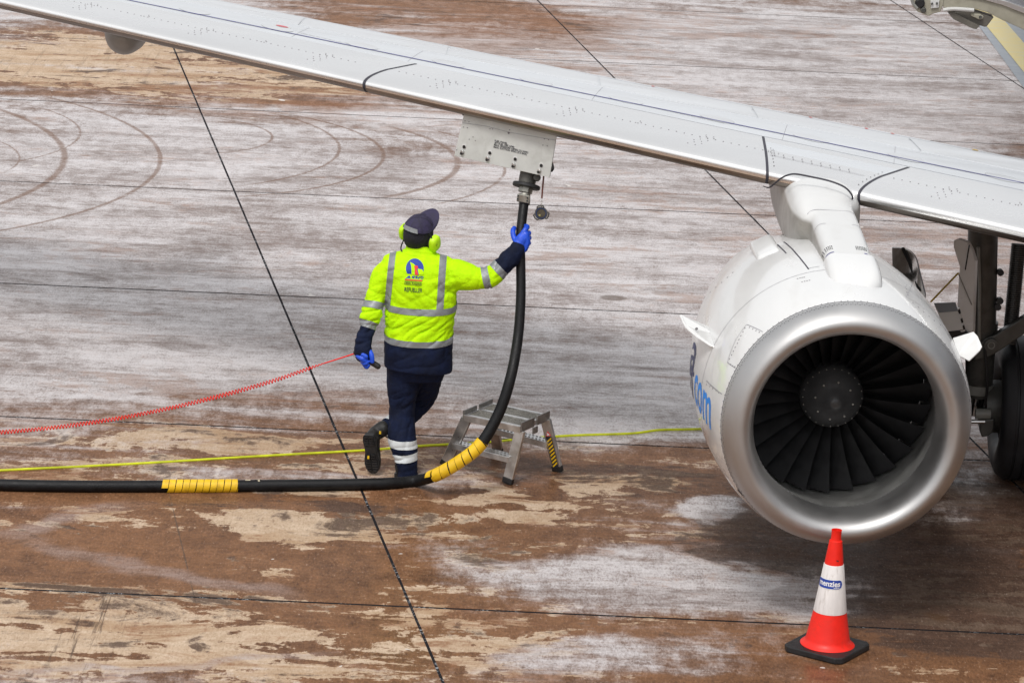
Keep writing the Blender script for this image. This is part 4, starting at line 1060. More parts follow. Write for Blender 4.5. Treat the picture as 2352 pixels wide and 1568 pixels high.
for k in range(3):
    a = R(100+k*120); u_ = V((math.cos(a), 0, math.sin(a)))
    g_ = [cc+V((math.cos(a+d_), 0, math.sin(a+d_)))*(.049 if abs(d_) < .5 else .040) for d_ in (-.55, -.4, 0, .4, .55)]
    obj('cap_lug', tube(g_, .0045, 8), M['coupling'], dc, smooth=True)
ln_ = [P(1249, 403, 22.62), P(1247, 425, 22.61), P(1244.5, 455, 22.60), P(1243.5, 478, 22.58)]
obj('lanyard', tube(ln_[:3], .0055, 8), pmat('faded_red_strap', (.16, .06, .045), .7, var=.3, vscale=40), dc, smooth=True)
g_ = []
for i in range(7):
    q = ln_[2].lerp(ln_[3], (i+.5)/7); g_.append(lathe(q, V((1, 0, 0)) if i % 2 else V((0, 1, 0)), [(-.0012, .0035), (-.0012, .0055), (.0012, .0055), (.0012, .0035)], 10, close=True))
obj('chain', join(*g_), M['brass'], dc, kind='stuff')

# lime bonding cable on the ground
cb = [G(a, b, .006) for a, b in ((-400, 1102), (-150, 1089), (0, 1080), (300, 1065), (600, 1047), (835, 1034), (960, 1024), (1120, 1015), (1215, 1006), (1330, 999), (1450, 995), (1515, 987), (1600, 985), (1800, 978), (2100, 985))]
cbl = obj('bonding_cable', tube(catmull(cb, 6), .0085, 8), M['cable'], None, smooth=True, label='thin lime yellow cable lying across the apron behind the worker', cat='cable')

# red coiled cord
cord = thing('coiled_cord', 'red coiled control cord stretched from the left to the worker\'s hand', 'cord', G(0, 1075))
path = catmull([P(-420, 1010, 21.95), P(-200, 1003, 21.98), P(0, 993, 22.0), P(200, 972, 22.05), P(400, 935, 22.1), P(600, 883, 22.16), P(745, 834, 22.2)], 40)
PL = arclen(path); tot = PL[-1]; turns = int(tot/.0200); steps = 12; cp = []
import bisect
for i in range(turns*steps+1):
    l = tot*i/(turns*steps); j = min(max(bisect.bisect(PL, l)-1, 0), len(path)-2)
    f = (l-PL[j])/(PL[j+1]-PL[j]+1e-9); q = path[j].lerp(path[j+1], f); d = (path[j+1]-path[j]).normalized()
    s = d.cross(V((0, 0, 1))).normalized(); u = s.cross(d)
    rad_ = .0118*(1+.25*noise.noise(V((i*.004, 3, 1))))*min(1, (turns*steps-i)/60)*(1+.12*math.sin(i*.013))
    a = 2*math.pi*i/steps; cp.append(q+(s*math.cos(a)+u*math.sin(a))*rad_)
obj('coil', tube(cp, .0032, 6), M['red_cord'], cord, smooth=True)
obj('cord_lead', tube(catmull([cp[-1], P(780, 823, 22.2), P(817, 811, 22.2)], 6), .0042, 8), M['red_cord'], cord, smooth=True)
hnd = thing('deadman_handle', 'short black cylindrical control handle held in the worker\'s lowered hand', 'handle', P(860, 836, 22.19))
obj('grip', tube([P(818, 809, 22.20), P(868, 841, 22.185)], .0185, 16, round_ends=True), M['black'], hnd, smooth=True)

# step stool
ZT = .385
stool = thing('step_stool', 'small aluminium step stool with grip tread behind the rising hose', 'step stool', G(1150, 1070))
cL, cB, cR, cF = [G(a, b, ZT) for a, b in ((1054.7, 948), (1140, 927), (1272.5, 953), (1186, 977))]
mid = (cL+cR+cF+cB)/4
e1 = ((cF-cL)+(cR-cB)).normalized(); e2 = ((cR-cF)+(cB-cL)); e2 = (e2-e1*e2.dot(e1)); e2.normalize()
h1 = ((cF-cL).length+(cR-cB).length)/4; h2 = ((cR-cF).length+(cB-cL).length)/4
Z = V((0, 0, 1))
def sp_(a, b, z=ZT): return V((mid.x, mid.y, 0))+e1*h1*a+e2*h2*b+Z*z
def bar(a, b, w, h, mat, name, **k): return obj(name, beam(a, b, w, h), mat, stool, bevel=.003, **k)
for s in (-1, 1): bar(sp_(-.98, s*.94, ZT-.022), sp_(.98, s*.94, ZT-.022), .028, .044, M['alu'], 'top_rail')
bar(sp_(-.96, 0, ZT-.014), sp_(.96, 0, ZT-.014), .030, .026, M['alu'], 'centre_rail')
for s in (-1, 1): bar(sp_(s*.95, -.9, ZT-.018), sp_(s*.95, .9, ZT-.018), .018, .034, M['alu'], 'cross_rail')
for s in (-1, 1):
    obj('tread_plate', box(sp_(0, s*.47, ZT-.012), e1*h1*.93, e2*h2*.40, Z*.004), M['mesh_tread'], stool)
    for q in (-1, 1):
        a, b = sp_(q*1.0, s*.10, ZT-.008), sp_(q*1.0, s*1.0, ZT-.008)
        obj('end_plate', beam(a+Z*.002, b+Z*.002, .012, .062), M['alu_dark'], stool, bevel=.003)
obj('hook_plate', box(sp_(1.02, -.02, ZT-.062), e2*.030, e1*.005, Z*.022), M['alu_dark'], stool, bevel=.004)
feet = {(-1, -1): G(1022, 1071), (1, -1): G(1166, 1111), (1, 1): G(1281, 1083), (-1, 1): G(1143, 1040)}
legs = {}
for (a, b), f in feet.items():
    top = sp_(a*.93, b*.90, ZT-.03); f = f+Z*.012; legs[(a, b)] = (top, f)
    d = (f-top).normalized(); s1 = e1; s1 = (s1-d*s1.dot(d)).normalized(); s2 = d.cross(s1).normalized()
    lg = obj('leg', box((top+f)/2, s1*.034, s2*.0135, d*((f-top).length/2)), M['alu'], stool, bevel=.003)
    obj('rubber_foot', box(f-d*.012, s1*.036, s2*.0165, d*.020), M['black'], lg, bevel=.006)
def at_leg(k, z):
    t_, f = legs[k]; return t_+(f-t_)*((t_.z-z)/(t_.z-f.z))
for b, z in ((-1, .165), (1, .185)):
    a0, a1 = at_leg((-1, b), z), at_leg((1, b), z)
    d = (a1-a0).normalized()
    st = obj('step_tread', box((a0+a1)/2, d*((a1-a0).length/2-.012), d.cross(Z).normalized()*.042, Z*.019), M['alu'], stool, bevel=.003)
    g_ = []
    for i in range(14):
        for j in (-.5, .5):
            q = a0.lerp(a1, (i+1.2)/16)+d.cross(Z).normalized()*.036*j*1.2+Z*.0205; g_.append(disc(q, (0, 0, 1), .0085, .003, 4))
    obj('grip_holes', join(*g_), M['alu_dark'], st, kind='stuff')
# hazard sticker on the right hand leg
top, f = legs[(1, 1)]; d = (f-top).normalized(); s1 = (e1-d*e1.dot(d)).normalized(); s2 = d.cross(s1).normalized()
fn = s1 if s1.dot(CAM-f) > 0 else -s1
fn2 = s2 if s2.dot(CAM-f) > 0 else -s2
# the wide face of the leg looks along s2
cen = top.lerp(f, .62)+fn2*.0140
hz_ = obj('hazard_sticker', box(cen, s1*.022, d*.105, fn2*.0006), M['black_print'], stool, label='yellow and black hazard striped sticker')
for i in range(8):
    c_ = cen+d*(-.085+i*.0245)+fn2*.0012
    obj('yellow_stripe', slab_poly([c_-s1*.019+d*.012, c_+s1*.019-d*.016, c_+s1*.019-d*.004, c_-s1*.019+d*.024], fn2*.0006), M['yellow'], hz_)
c_ = top.lerp(f, .28)+fn2*.0146
obj('warning_triangle', slab_poly([c_-s1*.020+d*.016, c_+s1*.020+d*.010, c_+s1*.002-d*.022], fn2*.0008), M['red_print'], stool)
obj('warning_triangle_field', slab_poly([c_+fn2*.0012+(-s1*.020+d*.016)*.6, c_+fn2*.0012+(s1*.020+d*.010)*.6, c_+fn2*.0012+(s1*.002-d*.022)*.6], fn2*.0006), M['white_flat'], stool)

# traffic cone
cone = thing('traffic_cone', 'red traffic cone with a scuffed white band and black rubber base', 'traffic cone', G(1899, 1500))
k0 = G(1899, 1492, 0.0); k0.z = 0
bt = P(1922, 1216, k0.y)
ax = (V((bt.x, k0.y, bt.z))-k0).normalized(); HT = (bt-k0).length
ang = R(33)
b1 = V((math.cos(-ang), math.sin(-ang), 0)); b2 = V((-b1.y, b1.x, 0))
hb = .185
pl = []
for i, (sa, sb) in enumerate(((-1, -1), (1, -1), (1, 1), (-1, 1))):
    for d1, d2 in ((.82, 1), (1, .82)) if i % 2 else ((1, .82), (.82, 1)):
        pl.append(k0+b1*hb*sa*d1+b2*hb*sb*d2)
obj('cone_base', slab_poly([q+Z*.002 for q in pl], Z*.036), M['black'], cone, bevel=.006, label='black square rubber base')
def cr(h): return .032+(.117-.032)*(1-(h-.06)/(HT-.06-.05))
body = [(.034, .150), (.040, .152), (.050, .140), (.060, .128), (.075, .122)]
H1, H2 = HT*.345, HT*.715
obj('cone_body', lathe(k0, ax, body+[(H1-.004, cr(H1))], 48), M['red_cone'], cone, smooth=True)
sle = obj('reflective_sleeve', lathe(k0, ax, [(H1-.01, cr(H1)+.0005), (H1-.008, cr(H1)+.0022), (H2+.004, cr(H2)+.0022), (H2+.006, cr(H2))], 48), M['cone_white'], cone, smooth=True, label='scuffed white reflective sleeve')
obj('cone_top', lathe(k0, ax, [(H2, cr(H2)), (HT-.062, .036), (HT-.058, .029), (HT-.03, .0275), (HT-.006, .0285), (HT, .0295), (HT, .022), (HT-.05, .018)], 48), M['red_cone'], cone, smooth=True, auto=R(35))
# wrapped sticker
ca_, cu_, cs_ = frame_from(ax, (0, -1, 0))
def cone_wrap(u, h, off):
    r_ = cr(h)+off; a = u/ r_
    sx = cs_ if cs_.x > 0 else -cs_
    return k0+ax*h+(cu_*math.cos(a)+sx*math.sin(a))*r_
def sticker(name, w0, w1, h0, h1, off, mat):
    n = 28; vs_, fs = [], []
    for i in range(n+1):
        u = w0+(w1-w0)*i/n; e = min(u-w0, w1-u); rr = (h1-h0)/2
        k = math.sqrt(max(0, 1-((rr-e)/rr)**2)) if e < rr else 1.0
        hm = (h0+h1)/2
        vs_ += [cone_wrap(u, hm-rr*k, off), cone_wrap(u, hm+rr*k, off)]
    for i in range(n): fs.append((2*i, 2*i+1, 2*i+3, 2*i+2))
    return obj(name, (vs_, fs), mat, sle, smooth=True)
hm = HT*.578
sticker('sticker_border', -.120, .058, hm-.027, hm+.027, .0030, M['white_flat'])
st_k = sticker('sticker', -.117, .055, hm-.024, hm+.024, .0036, M['blue_sign'])
def cone_text(txt, u1, h, size, bold):
    vs_, fs, w = lines_of_text(txt, size, bold); return [cone_wrap(u1-w+v.x, h+v.y, .0044) for v in vs_], fs
obj('sticker_lettering', join(cone_text('menzies', .040, hm-.010, .042, .0012), cone_text('aviation', .036, hm-.020, .011, .0002)), M['white_flat'], sle, label='white company lettering')
q_ = cone_wrap(.012, HT*.76, .004)
obj('scuff_mark', slab_poly([cone_wrap(.004, HT*.772, .002), cone_wrap(.020, HT*.770, .002), cone_wrap(.020, HT*.760, .002), cone_wrap(.012, HT*.764, .002)], V((0, -.001, 0))), M['black_print'], cone)
# ================================================================== PERSON
YB = 22.36; S_ = 366.0
foot0 = G(934, 1100)
man = thing('person', 'worker in yellow hi-vis jacket, navy trousers and ear defenders holding the hose, seen from behind', 'person', (foot0.x, foot0.y, 0))
def put(name, me, mats, parent=man, **k):
    off = OFF[parent.name]; me = me.copy() if False else me
    for v in me.vertices: v.co -= off
    return link(name, me, parent, mats, **k)
def ring_px(y, xl, xr, dep, dY=0.0, tilt=0.0, e=.85, n=32):
    c = P((xl+xr)/2, y, YB+dY); hw = (xr-xl)/2/S_; out = []
    for k in range(n):
        a = 2*math.pi*k/n; ca, sa = math.cos(a), math.sin(a)
        x = hw*math.copysign(abs(ca)**e, ca); yy = dep*math.copysign(abs(sa)**e, sa)
        out.append(c+V((x, yy, -x*.045+tilt*x)))
    return out
def limb(pts, n=18, k=5, flat=1.0):
    """pts (px, py, Y, radius px) -> tapered tube"""
    c = catmull([P(a, b, y) for a, b, y, _ in pts], k); r_ = [q[0]/S_ for q in [(x,) for x in lerps([p[3] for p in pts], len(c))]]
    return tube(c, r_, n, flat=flat, round_ends=True), c, r_
# ---- paths
torso = [(566, 938, 992, .070, .03), (574, 934, 996, .076, .03), (581, 918, 1012, .085, .02), (588, 893, 1036, .100, .015), (596, 880, 1049, .112, .01), (612, 875, 1054, .128, .0), (635, 876, 1054, .140, -.005),
         (665, 880, 1052, .148, -.005), (695, 883, 1050, .152, 0), (725, 883, 1047, .158, 0), (755, 881, 1043, .165, 0), (785, 880, 1041, .170, 0), (815, 881, 1041, .170, 0), (838, 883, 1041, .166, 0), (846, 884, 1040, .162, 0)]
tr = [ring_px(y, a, b, d, dy) for y, a, b, d, dy in torso]
# the hem hangs lower at the back left than at the right
ra_pts = [(1012, 626, YB+.01, 34), (1048, 632, YB, 37), (1078, 637, YB-.01, 32), (1104, 640, YB-.01, 26.5), (1126, 636, YB-.01, 26), (1146, 619, YB+.0, 23.5), (1168, 597, YB+.01, 24), (1187, 571, YB+.015, 20)]
la_pts = [(898, 616, YB-.005, 28), (880, 634, YB-.02, 28), (868, 662, YB-.04, 25), (859, 690, YB-.06, 24), (854, 717, YB-.085, 26), (845, 745, YB-.11, 23.5), (839, 768, YB-.13, 22), (835, 792, YB-.145, 21.5), (835, 812, YB-.155, 22)]
(ra_g, ra_c, ra_r), (la_g, la_c, la_r) = limb(ra_pts), limb(la_pts)
def ridge(p, ang, along, across, seed=0.0):
    """sharp crease lines drawn out along one direction"""
    ca, sa = math.cos(ang), math.sin(ang); u_, w_ = p.x*ca+p.z*sa, -p.x*sa+p.z*ca
    n_ = noise.noise(V((u_*along+seed, w_*across+.7*noise.noise(p*5), p.y*5)))
    return max(0, 1-abs(n_)*2.2)**2
def fold(p, n):
    # cloth folds: diagonal drag lines on the lower back, rings at the elbows, loose wander elsewhere
    x, z = p.x-man.location.x, p.z
    d = .004*noise.noise(p*8)+.0025*noise.noise(p*22)-.0055*ridge(p, R(20), 3, 11)
    low = max(0, 1-abs(z-.985)/.15); d -= low*.013*ridge(p, R(38), 3, 20, 4.0)
    mid_ = max(0, 1-abs(z-1.22)/.16); d -= mid_*.007*ridge(p, R(-30), 3, 15, 9.0)
    arm = max(0, 1-((p.x+.43)**2+(z-1.27)**2)**.5/.17); d -= arm*.013*ridge(p, R(-55), 3, 24, 2.0)
    if p.x > -.30: d -= .012*max(0, 1-abs(p.x+.13)/.14)*ridge(p, R(75), 4, 26, 6.0)
    if p.x < -.78 and z < 1.32: d -= .012*max(0, 1-abs(z-1.06)/.22)*ridge(p, R(12), 4, 26, 1.0)
    return d
jm = remesh([loft(tr), ra_g, la_g], .0065, 6, fold)
def near_path(p, c, r_):
    i = min(range(len(c)), key=lambda k: (c[k]-p).length_squared); return i, (c[i]-p).length/r_[i]
def xpx(px, py, Y=YB): return P(px, py, Y)
# planes that mark the bands: (point, normal)
hem_lo, hem_hi = P(960, 800, YB-.17), P(960, 786, YB-.17)
mid_lo, mid_hi = P(960, 725, YB-.15), P(960, 710.5, YB-.15)
ra_dir = (ra_c[-1]-ra_c[-6]).normalized()
def fluor(name):
    t = NT(name); p = t.pos()
    n1 = t.noise(p, 7, 6, .65, .5); n2 = t.noise(t.map(p, sc=(1, 1, 1)), 160, 2)
    ck = t.noise(t.map(p, rot=(0, R(38), 0), sc=(3, 3, 1.2)), 9, 6, .7, .8)
    c = t.mix(t.sm(n1, .35, .7), (0.47, 0.84, 0.002), (0.58, 0.95, 0.003))
    c = t.mix(t.sm(ck, .60, .74, 0, .35), c, (0.30, 0.50, 0.004))
    c = t.mix(t.sm(t.noise(p, 30, 5, .7), .62, .75, 0, .45), c, (0.14, 0.24, 0.01))
    t.set(Base_Color=c, Roughness=.75, Specular_IOR_Level=.15, Normal=t.bump(t.math('ADD', t.math('MULTIPLY', t.noise(p, 24, 4), 1.0), t.math('MULTIPLY', n2, .12)), .8, .012)); return t.m
M['fluor'] = fluor('fluorescent_yellow_fabric')
M['navy'] = pmat('navy_work_fabric', (0.0055, 0.010, 0.032), .8, var=.35, vscale=9, bump=.6, bscale=26, spec=.2)
M['tape'] = pmat('reflective_silver_tape', (0.25, 0.265, 0.275), .42, metal=.15, var=.10, vscale=10, dirt=.35, dcol=(.18, .18, .17), dscale=14, bump=.3, bscale=18)
M['tape_white'] = pmat('reflective_white_tape', (0.62, 0.65, 0.66), .45, var=.06, vscale=14, dirt=.3, dcol=(.4, .4, .38), dscale=14, bump=.3, bscale=20)
navy_z = (hem_lo.z+hem_hi.z)/2
idx = []
RB = [  # sleeve bands as (path, radii, start px, width m)
]
def path_index(c, px, py):
    return min(range(len(c)), key=lambda k: (project(c[k])[0]-px)**2+(project(c[k])[1]-py)**2)
ia, ib = path_index(ra_c, 1118, 640), path_index(ra_c, 1146, 619)
ja, jb = path_index(la_c, 857, 702), path_index(la_c, 846, 743)
def arm_tangent(c, i): return (c[min(i+2, len(c)-1)]-c[max(i-2, 0)]).normalized()
for f in jm.polygons:
    q = f.center; m_ = 0
    i, d1 = near_path(q, ra_c, ra_r); j, d2 = near_path(q, la_c, la_r)
    if d1 < 1.35 and q.x > xpx(1060, 640).x:
        if (q-ra_c[ib]).dot(arm_tangent(ra_c, ib)) > 0.004: m_ = 1
    elif d2 < 1.30 and q.x < xpx(879, 700).x and q.z < 1.25:
        if (q-la_c[jb]).dot(arm_tangent(la_c, jb)) > 0.004: m_ = 1
    elif q.z+.0+ (q.x-hem_lo.x)*.045 < navy_z - .10*max(0, .17-abs(q.y-(YB-.17)))*0: m_ = 1
    f.material_index = m_
jb_mesh = jm.copy()
def band(name, src, planes, pred, off, mat, parent, label=None):
    bm = bmesh.new(); bm.from_mesh(src)
    for co, no in planes:
        bmesh.ops.bisect_plane(bm, geom=bm.verts[:]+bm.edges[:]+bm.faces[:], plane_co=co, plane_no=no, clear_outer=True)
    kill = [f for f in bm.faces if not pred(f.calc_center_median(), f.normal)]
    bmesh.ops.delete(bm, geom=kill, context='FACES')
    bm.normal_update()
    ns = {v: v.normal.copy() for v in bm.verts}
    for v in bm.verts: v.co += ns[v]*off
    for f in bm.faces: f.smooth = True; f.material_index = 0
    me = bpy.data.meshes.new(name); bm.to_mesh(me); bm.free()
    return put(name, me, mat, parent, label=label)
jacket = put('jacket', jm, [M['fluor'], M['navy']], man, label='yellow hi-vis jacket with navy hem and cuffs')
tors = lambda q, n: near_path(q, la_c, la_r)[1] > .98 or q.x > xpx(884, 700).x
tor2 = lambda q, n: q.x < xpx(1058, 700).x and (q.x > xpx(880, 700).x or near_path(q, la_c, la_r)[1] > 1.25)
upn = V((.045*.0, -.10, 1)).normalized()
band('reflective_band', jb_mesh, [(hem_hi, upn), (hem_lo, -upn)], tor2, .003, M['tape'], jacket)
band('reflective_band', jb_mesh, [(mid_hi, upn), (mid_lo, -upn)], tor2, .003, M['tape'], jacket)
def vband(x_top, x_bot, w):
    a = P(x_top, 580, YB-.12); b = P(x_bot, 710, YB-.15); d = (b-a); nrm = V((-d.z, 0, d.x)).normalized()
    if nrm.x < 0: nrm = -nrm
    hwid = w/2/S_
    band('reflective_band', jb_mesh, [(a+nrm*hwid, nrm), (a-nrm*hwid, -nrm), (mid_hi-Z*.002, -upn)], lambda q, n: q.z > mid_hi.z-.03 and q.y < YB+.10, .0026, M['tape'], jacket)
vband(902, 888, 14); vband(1018, 1010, 15.5)
for c, r_, i, px in ((ra_c, ra_r, ia, 0), (ra_c, ra_r, ib, 0), (la_c, la_r, ja, 1), (la_c, la_r, jb, 1)):
    t_ = arm_tangent(c, i); o = c[i]; rad_ = r_[i]
    if px: pr_ = (lambda q, n, o=o, rad_=rad_: (q-o).length < rad_*1.5 and q.x < xpx(881, 700).x)
    else: pr_ = (lambda q, n, o=o, rad_=rad_: (q-o).length < rad_*1.6)
    band('reflective_band', jb_mesh, [(o+t_*.022, t_), (o-t_*.022, -t_)], pr_, .003, M['tape'], jacket)
# ---- print on the back
bm = bmesh.new(); bm.from_mesh(jb_mesh); bvh = BVHTree.FromBMesh(bm); bm.free()
def drape(vs2, fs2, px, py, scale, off, sub=True):
    """2d shape (metres) centred at a pixel of the back, laid on the cloth"""
    bm = bmesh.new(); vv = [bm.verts.new(v) for v in vs2]
    for f in fs2:
        try: bm.faces.new([vv[i] for i in f])
        except ValueError: pass
    if sub:
        for _ in range(3):
            es = [e for e in bm.edges if e.calc_length() > .012]
            if not es: break
            bmesh.ops.subdivide_edges(bm, edges=es, cuts=1)
            bmesh.ops.triangulate(bm, faces=bm.faces)
    o = P(px, py, YB-.145); out = []
    for v in bm.verts:
        q = V((o.x+v.co.x*scale, YB-1, o.z+v.co.y*scale-v.co.x*scale*.02))
        h, n, i, d = bvh.ray_cast(q, V((0, 1, 0)))
        h = h if h is not None else V((q.x, YB-.14, q.z)); out.append(V((h.x, h.y-off, h.z)))
    bm.verts.index_update(); fs = [tuple(v.index for v in f.verts) for f in bm.faces]; bm.free()
    return out, fs
def poly2(pts): return [V((a, b, 0)) for a, b in pts], [tuple(range(len(pts)))]
LP = lambda cx_, cy_: ((746.5+cx_*.25634), (447.9+cy_*.25634))
circ = [(.055*math.cos(R(a)), .055*math.sin(R(a))) for a in range(-40, 222, 8)]
lx, ly = LP(803, 668)
obj('logo_disc', drape(*poly2(circ), lx, ly, 1.0, .003), M['logo_blue'], jacket, label='round blue company logo')
u = lambda cx_, cy_: ((cx_-803)*.25634/S_, -(cy_-668)*.25634/S_/.957)
obj('logo_stroke', drape(*poly2([u(758, 620), u(790, 632), u(808, 645), u(800, 660), u(805, 714), u(776, 714), u(772, 660)]), lx, ly, 1.0, .0045), M['fluor'], jacket)
obj('logo_stroke', drape(*poly2([u(828, 668), u(870, 672), u(884, 700), u(880, 714), u(842, 714)]), lx, ly, 1.0, .0045), M['fluor'], jacket)
obj('logo_red_stroke', drape(*poly2([u(794, 646), u(826, 644), u(834, 664), u(820, 668), u(838, 717), u(808, 717), u(802, 670)]), lx, ly, 1.0, .006), M['red_print'], jacket)
def jtext(tx, cx_, cy_, w_px, h_m, mat, bold, shear=0.0, lo=.0045, name='jacket_lettering', clip=None):
    vs_, fs, w = lines_of_text(tx, 1.0, bold, shear); W = w_px*.25634/S_
    vs2 = [V((v.x/w*W-W/2, v.y*h_m/.72-h_m/2, 0)) for v in vs_]
    px, py = LP(cx_, cy_)
    return drape(vs2, fs, px, py, 1.0, lo)
obj('jacket_lettering', jtext('ASIG', 798, 745, 168, .024, None, .03, .25), M['logo_blue'], jacket, label='ASIG lettering')
obj('jacket_lettering', drape(*poly2([u(735, 750), u(880, 750), u(876, 756), u(732, 756)]), lx, ly, 1.0, .0052), M['fluor'], jacket)
obj('jacket_lettering', drape(*poly2([u(722, 757), u(876, 757), u(872, 766), u(719, 766)]), lx, ly, 1.0, .0050), M['red_print'], jacket)
g_ = [poly2([u(718, 776), u(868, 776), u(868, 779), u(718, 779)]), poly2([u(718, 800), u(868, 800), u(868, 803), u(718, 803)]), poly2([u(718, 776), u(721, 776), u(721, 803), u(718, 803)]), poly2([u(865, 776), u(868, 776), u(868, 803), u(865, 803)])]
obj('jacket_lettering', join(*[drape(*q, lx, ly, 1.0, .0042) for q in g_]), M['black_print'], jacket)
obj('jacket_lettering', jtext('BBA Aviation', 793, 790, 138, .016, None, .0), M['black_print'], jacket, label='BBA Aviation lettering')
obj('jacket_lettering', jtext('REFUELLER', 792, 848, 158, .027, None, .012), M['black_print'], jacket, label='REFUELLER lettering')

# ---- trousers
pel = [ring_px(y, a, b, d, dy) for y, a, b, d, dy in ((805, 890, 1034, .150, .0), (830, 888, 1032, .150, .0), (850, 887, 1024, .145, .01), (868, 887, 1018, .13, .02))]
sl_pts = [(928, 845, YB+.0, 40), (925, 885, YB+.01, 39), (923, 925, YB+.02, 35), (922, 955, YB+.015, 32), (923, 990, YB-.01, 33.5), (925, 1015, YB-.03, 34), (930, 1035, YB-.04, 31), (934, 1055, YB-.05, 28), (936, 1078, YB-.055, 25), (935, 1096, YB-.06, 25)]
cl_pts = [(982, 845, YB+.04, 38), (979, 872, YB+.12, 37), (973, 895, YB+.20, 36), (966, 914, YB+.27, 34.5), (948, 938, YB+.24, 31), (922, 960, YB+.17, 29), (896, 980, YB+.10, 27)]
(sl_g, sl_c, sl_r), (cl_g, cl_c, cl_r) = limb(sl_pts), limb(cl_pts)
def tfold(p, n):
    d = .0045*noise.noise(p*7)+.0025*noise.noise(p*18)-.006*ridge(p, R(80), 3, 10, 3.0)
    d -= max(0, 1-abs(p.z-.13)/.14)*.012*ridge(p, R(8), 4, 22, 5.0)
    d -= max(0, 1-abs(p.z-.45)/.16)*.012*ridge(p, R(30), 4, 20, 8.0)
    return d
tm = remesh([loft(pel), sl_g, cl_g], .0065, 5, tfold)
tb = tm.copy()
trs = put('trousers', tm, M['navy'], man, label='navy work trousers with reflective bands')
for px, py, w_, tl in ((924, 1014.5, .052, V((.0, 0, 1))), (934, 1046, .050, V((-.16, 0, 1)))):
    i = path_index(sl_c, px, py); o = sl_c[i]; t_ = tl.normalized()
    band('reflective_band', tb, [(o+t_*w_/2, t_), (o-t_*w_/2, -t_)], lambda q, n, o=o: (q-o).length < .13 and q.y < YB+.07, .003, M['tape_white'], trs)
i = path_index(cl_c, 902, 975); o = cl_c[i]; t_ = arm_tangent(cl_c, i)
band('reflective_band', tb, [(o+t_*.022, t_), (o-t_*.022, -t_)], lambda q, n: (q-o).length < .12, .003, M['tape_white'], trs)
# ---- boots
def boot(heel, toe, up, label, ankle=None, sc=1.0):
    """heel, toe = sole points; up = direction from sole to instep"""
    heel, toe, up = V(heel), V(toe), V(up).normalized(); d = (toe-heel); L = d.length; d.normalize(); up = (up-d*up.dot(d)).normalized(); s = d.cross(up)
    sole = []
    for f, w in ((0, .028), (.04, .036), (.15, .040), (.32, .035), (.45, .034), (.62, .044), (.75, .047), (.88, .040), (.96, .027), (1.0, .012)):
        sole.append((f, w*sc))
    def outline(k, z, inset=0.0): return [heel+d*(f*L*(1-2*inset)+inset*L)+s*sg*(w-inset*.1)*k+up*z for sg, seq_ in ((1, sole), (-1, list(reversed(sole)))) for f, w in seq_]
    so_ = obj('boot', loft([outline(1.02, .0), outline(1.05, .008), outline(1.05, .026), outline(1.0, .030)]), M['black'], man, smooth=True, auto=R(40), label=label)
    # heel and forefoot lugs
    g_ = []
    for a0, a1, nn2 in ((.02, .26, 4), (.48, .94, 7)):
        for i in range(nn2):
            f = a0+(a1-a0)*(i+.5)/nn2
            w = [b[1] for b in sole if b[0] <= f][-1]*.86
            for sg in (-1, 1): g_.append(box(heel+d*f*L+s*sg*w*.52-up*.003, d*(a1-a0)*L/nn2*.34, s*w*.42, up*.005))
    obj('sole_lugs', join(*g_), M['black'], so_, kind='stuff')
    rings = []
    for f, w, h0, h1 in ((.01, .026, .02, .075), (.06, .036, .02, .105), (.16, .040, .02, .125), (.30, .040, .02, .120), (.42, .039, .02, .100), (.58, .044, .02, .080), (.74, .045, .02, .066), (.88, .038, .02, .056), (.97, .022, .022, .042)):
        r_ = []
        for k in range(18):
            a = 2*math.pi*k/18; r_.append(heel+d*f*L+s*math.cos(a)*w*sc+up*((h0+h1)/2+(h1-h0)/2*math.sin(a)))
        rings.append(r_)
    uppers = [loft(rings)]
    if ankle is not None:
        uppers.append(tube([heel+d*L*.17+up*.07, heel+d*L*.16+up*.12, V(ankle)], [.047*sc, .046*sc, .050*sc], 16, round_ends=True))
    bmz = remesh(uppers, .006, 4)
    put('boot_upper', bmz, pmat('black_boot_leather', (.016, .015, .014), .55, var=.3, vscale=20, dirt=.3, dcol=(.06, .05, .04), dscale=18), so_)
    return so_, d, s, up
hl = G(917, 1099); hl.z = .0
b1_ = boot(hl, hl+V((.075, .275, .004)), (0, 0, 1), 'black work boot flat on the ground', ankle=P(934, 1068, YB-.06))
tz = G(858, 1094)
hb_ = P(846, 1000, 22.30); tt_ = V((P(857, 1092, 22.34).x, 22.34, .012))
b2_ = boot(hb_, tt_, (.30, 1, .15), 'black work boot balanced on its toe with the sole showing', ankle=P(880, 984, YB+.07), sc=1.04)
for px, py in ((873, 993), (846, 1050)):
    obj('boot_tag', box(P(px, py, 22.262 if py > 1000 else 22.33), V((.006, 0, 0)), V((0, .004, 0)), V((0, 0, .009))), M['yellow'], b2_[0])
# ---- head
hc = P(962, 535, YB+.02)
yaw, pit, rol = R(36), R(25), R(11)
HM = Matrix.Rotation(-yaw, 3, 'Z') @ Matrix.Rotation(pit, 3, 'X') @ Matrix.Rotation(rol, 3, 'Y')   # local: +Y face, +X right, +Z up
def hp_(x, y, z): return hc+HM @ V((x, y, z))
def hell(c, rx, ry, rz, nu=24, nv=16): return ellipsoid(hp_(*c), rx, ry, rz, HM, nu, nv)
bodyg = [hell((0, 0, .005), .076, .097, .112), hell((0, .035, -.055), .060, .066, .062), hell((0, .100, -.012), .014, .022, .022), hell((0, .07, .03), .062, .034, .03), hell((0, .088, -.062), .026, .018, .016),
         tube([hp_(0, -.02, -.06), P(966, 585, YB+.02)], [.052, .060], 16)]
bodyg += [loft([ring_px(y, a+14, b-14, d*.8, dy) for y, a, b, d, dy in torso[3:]])]
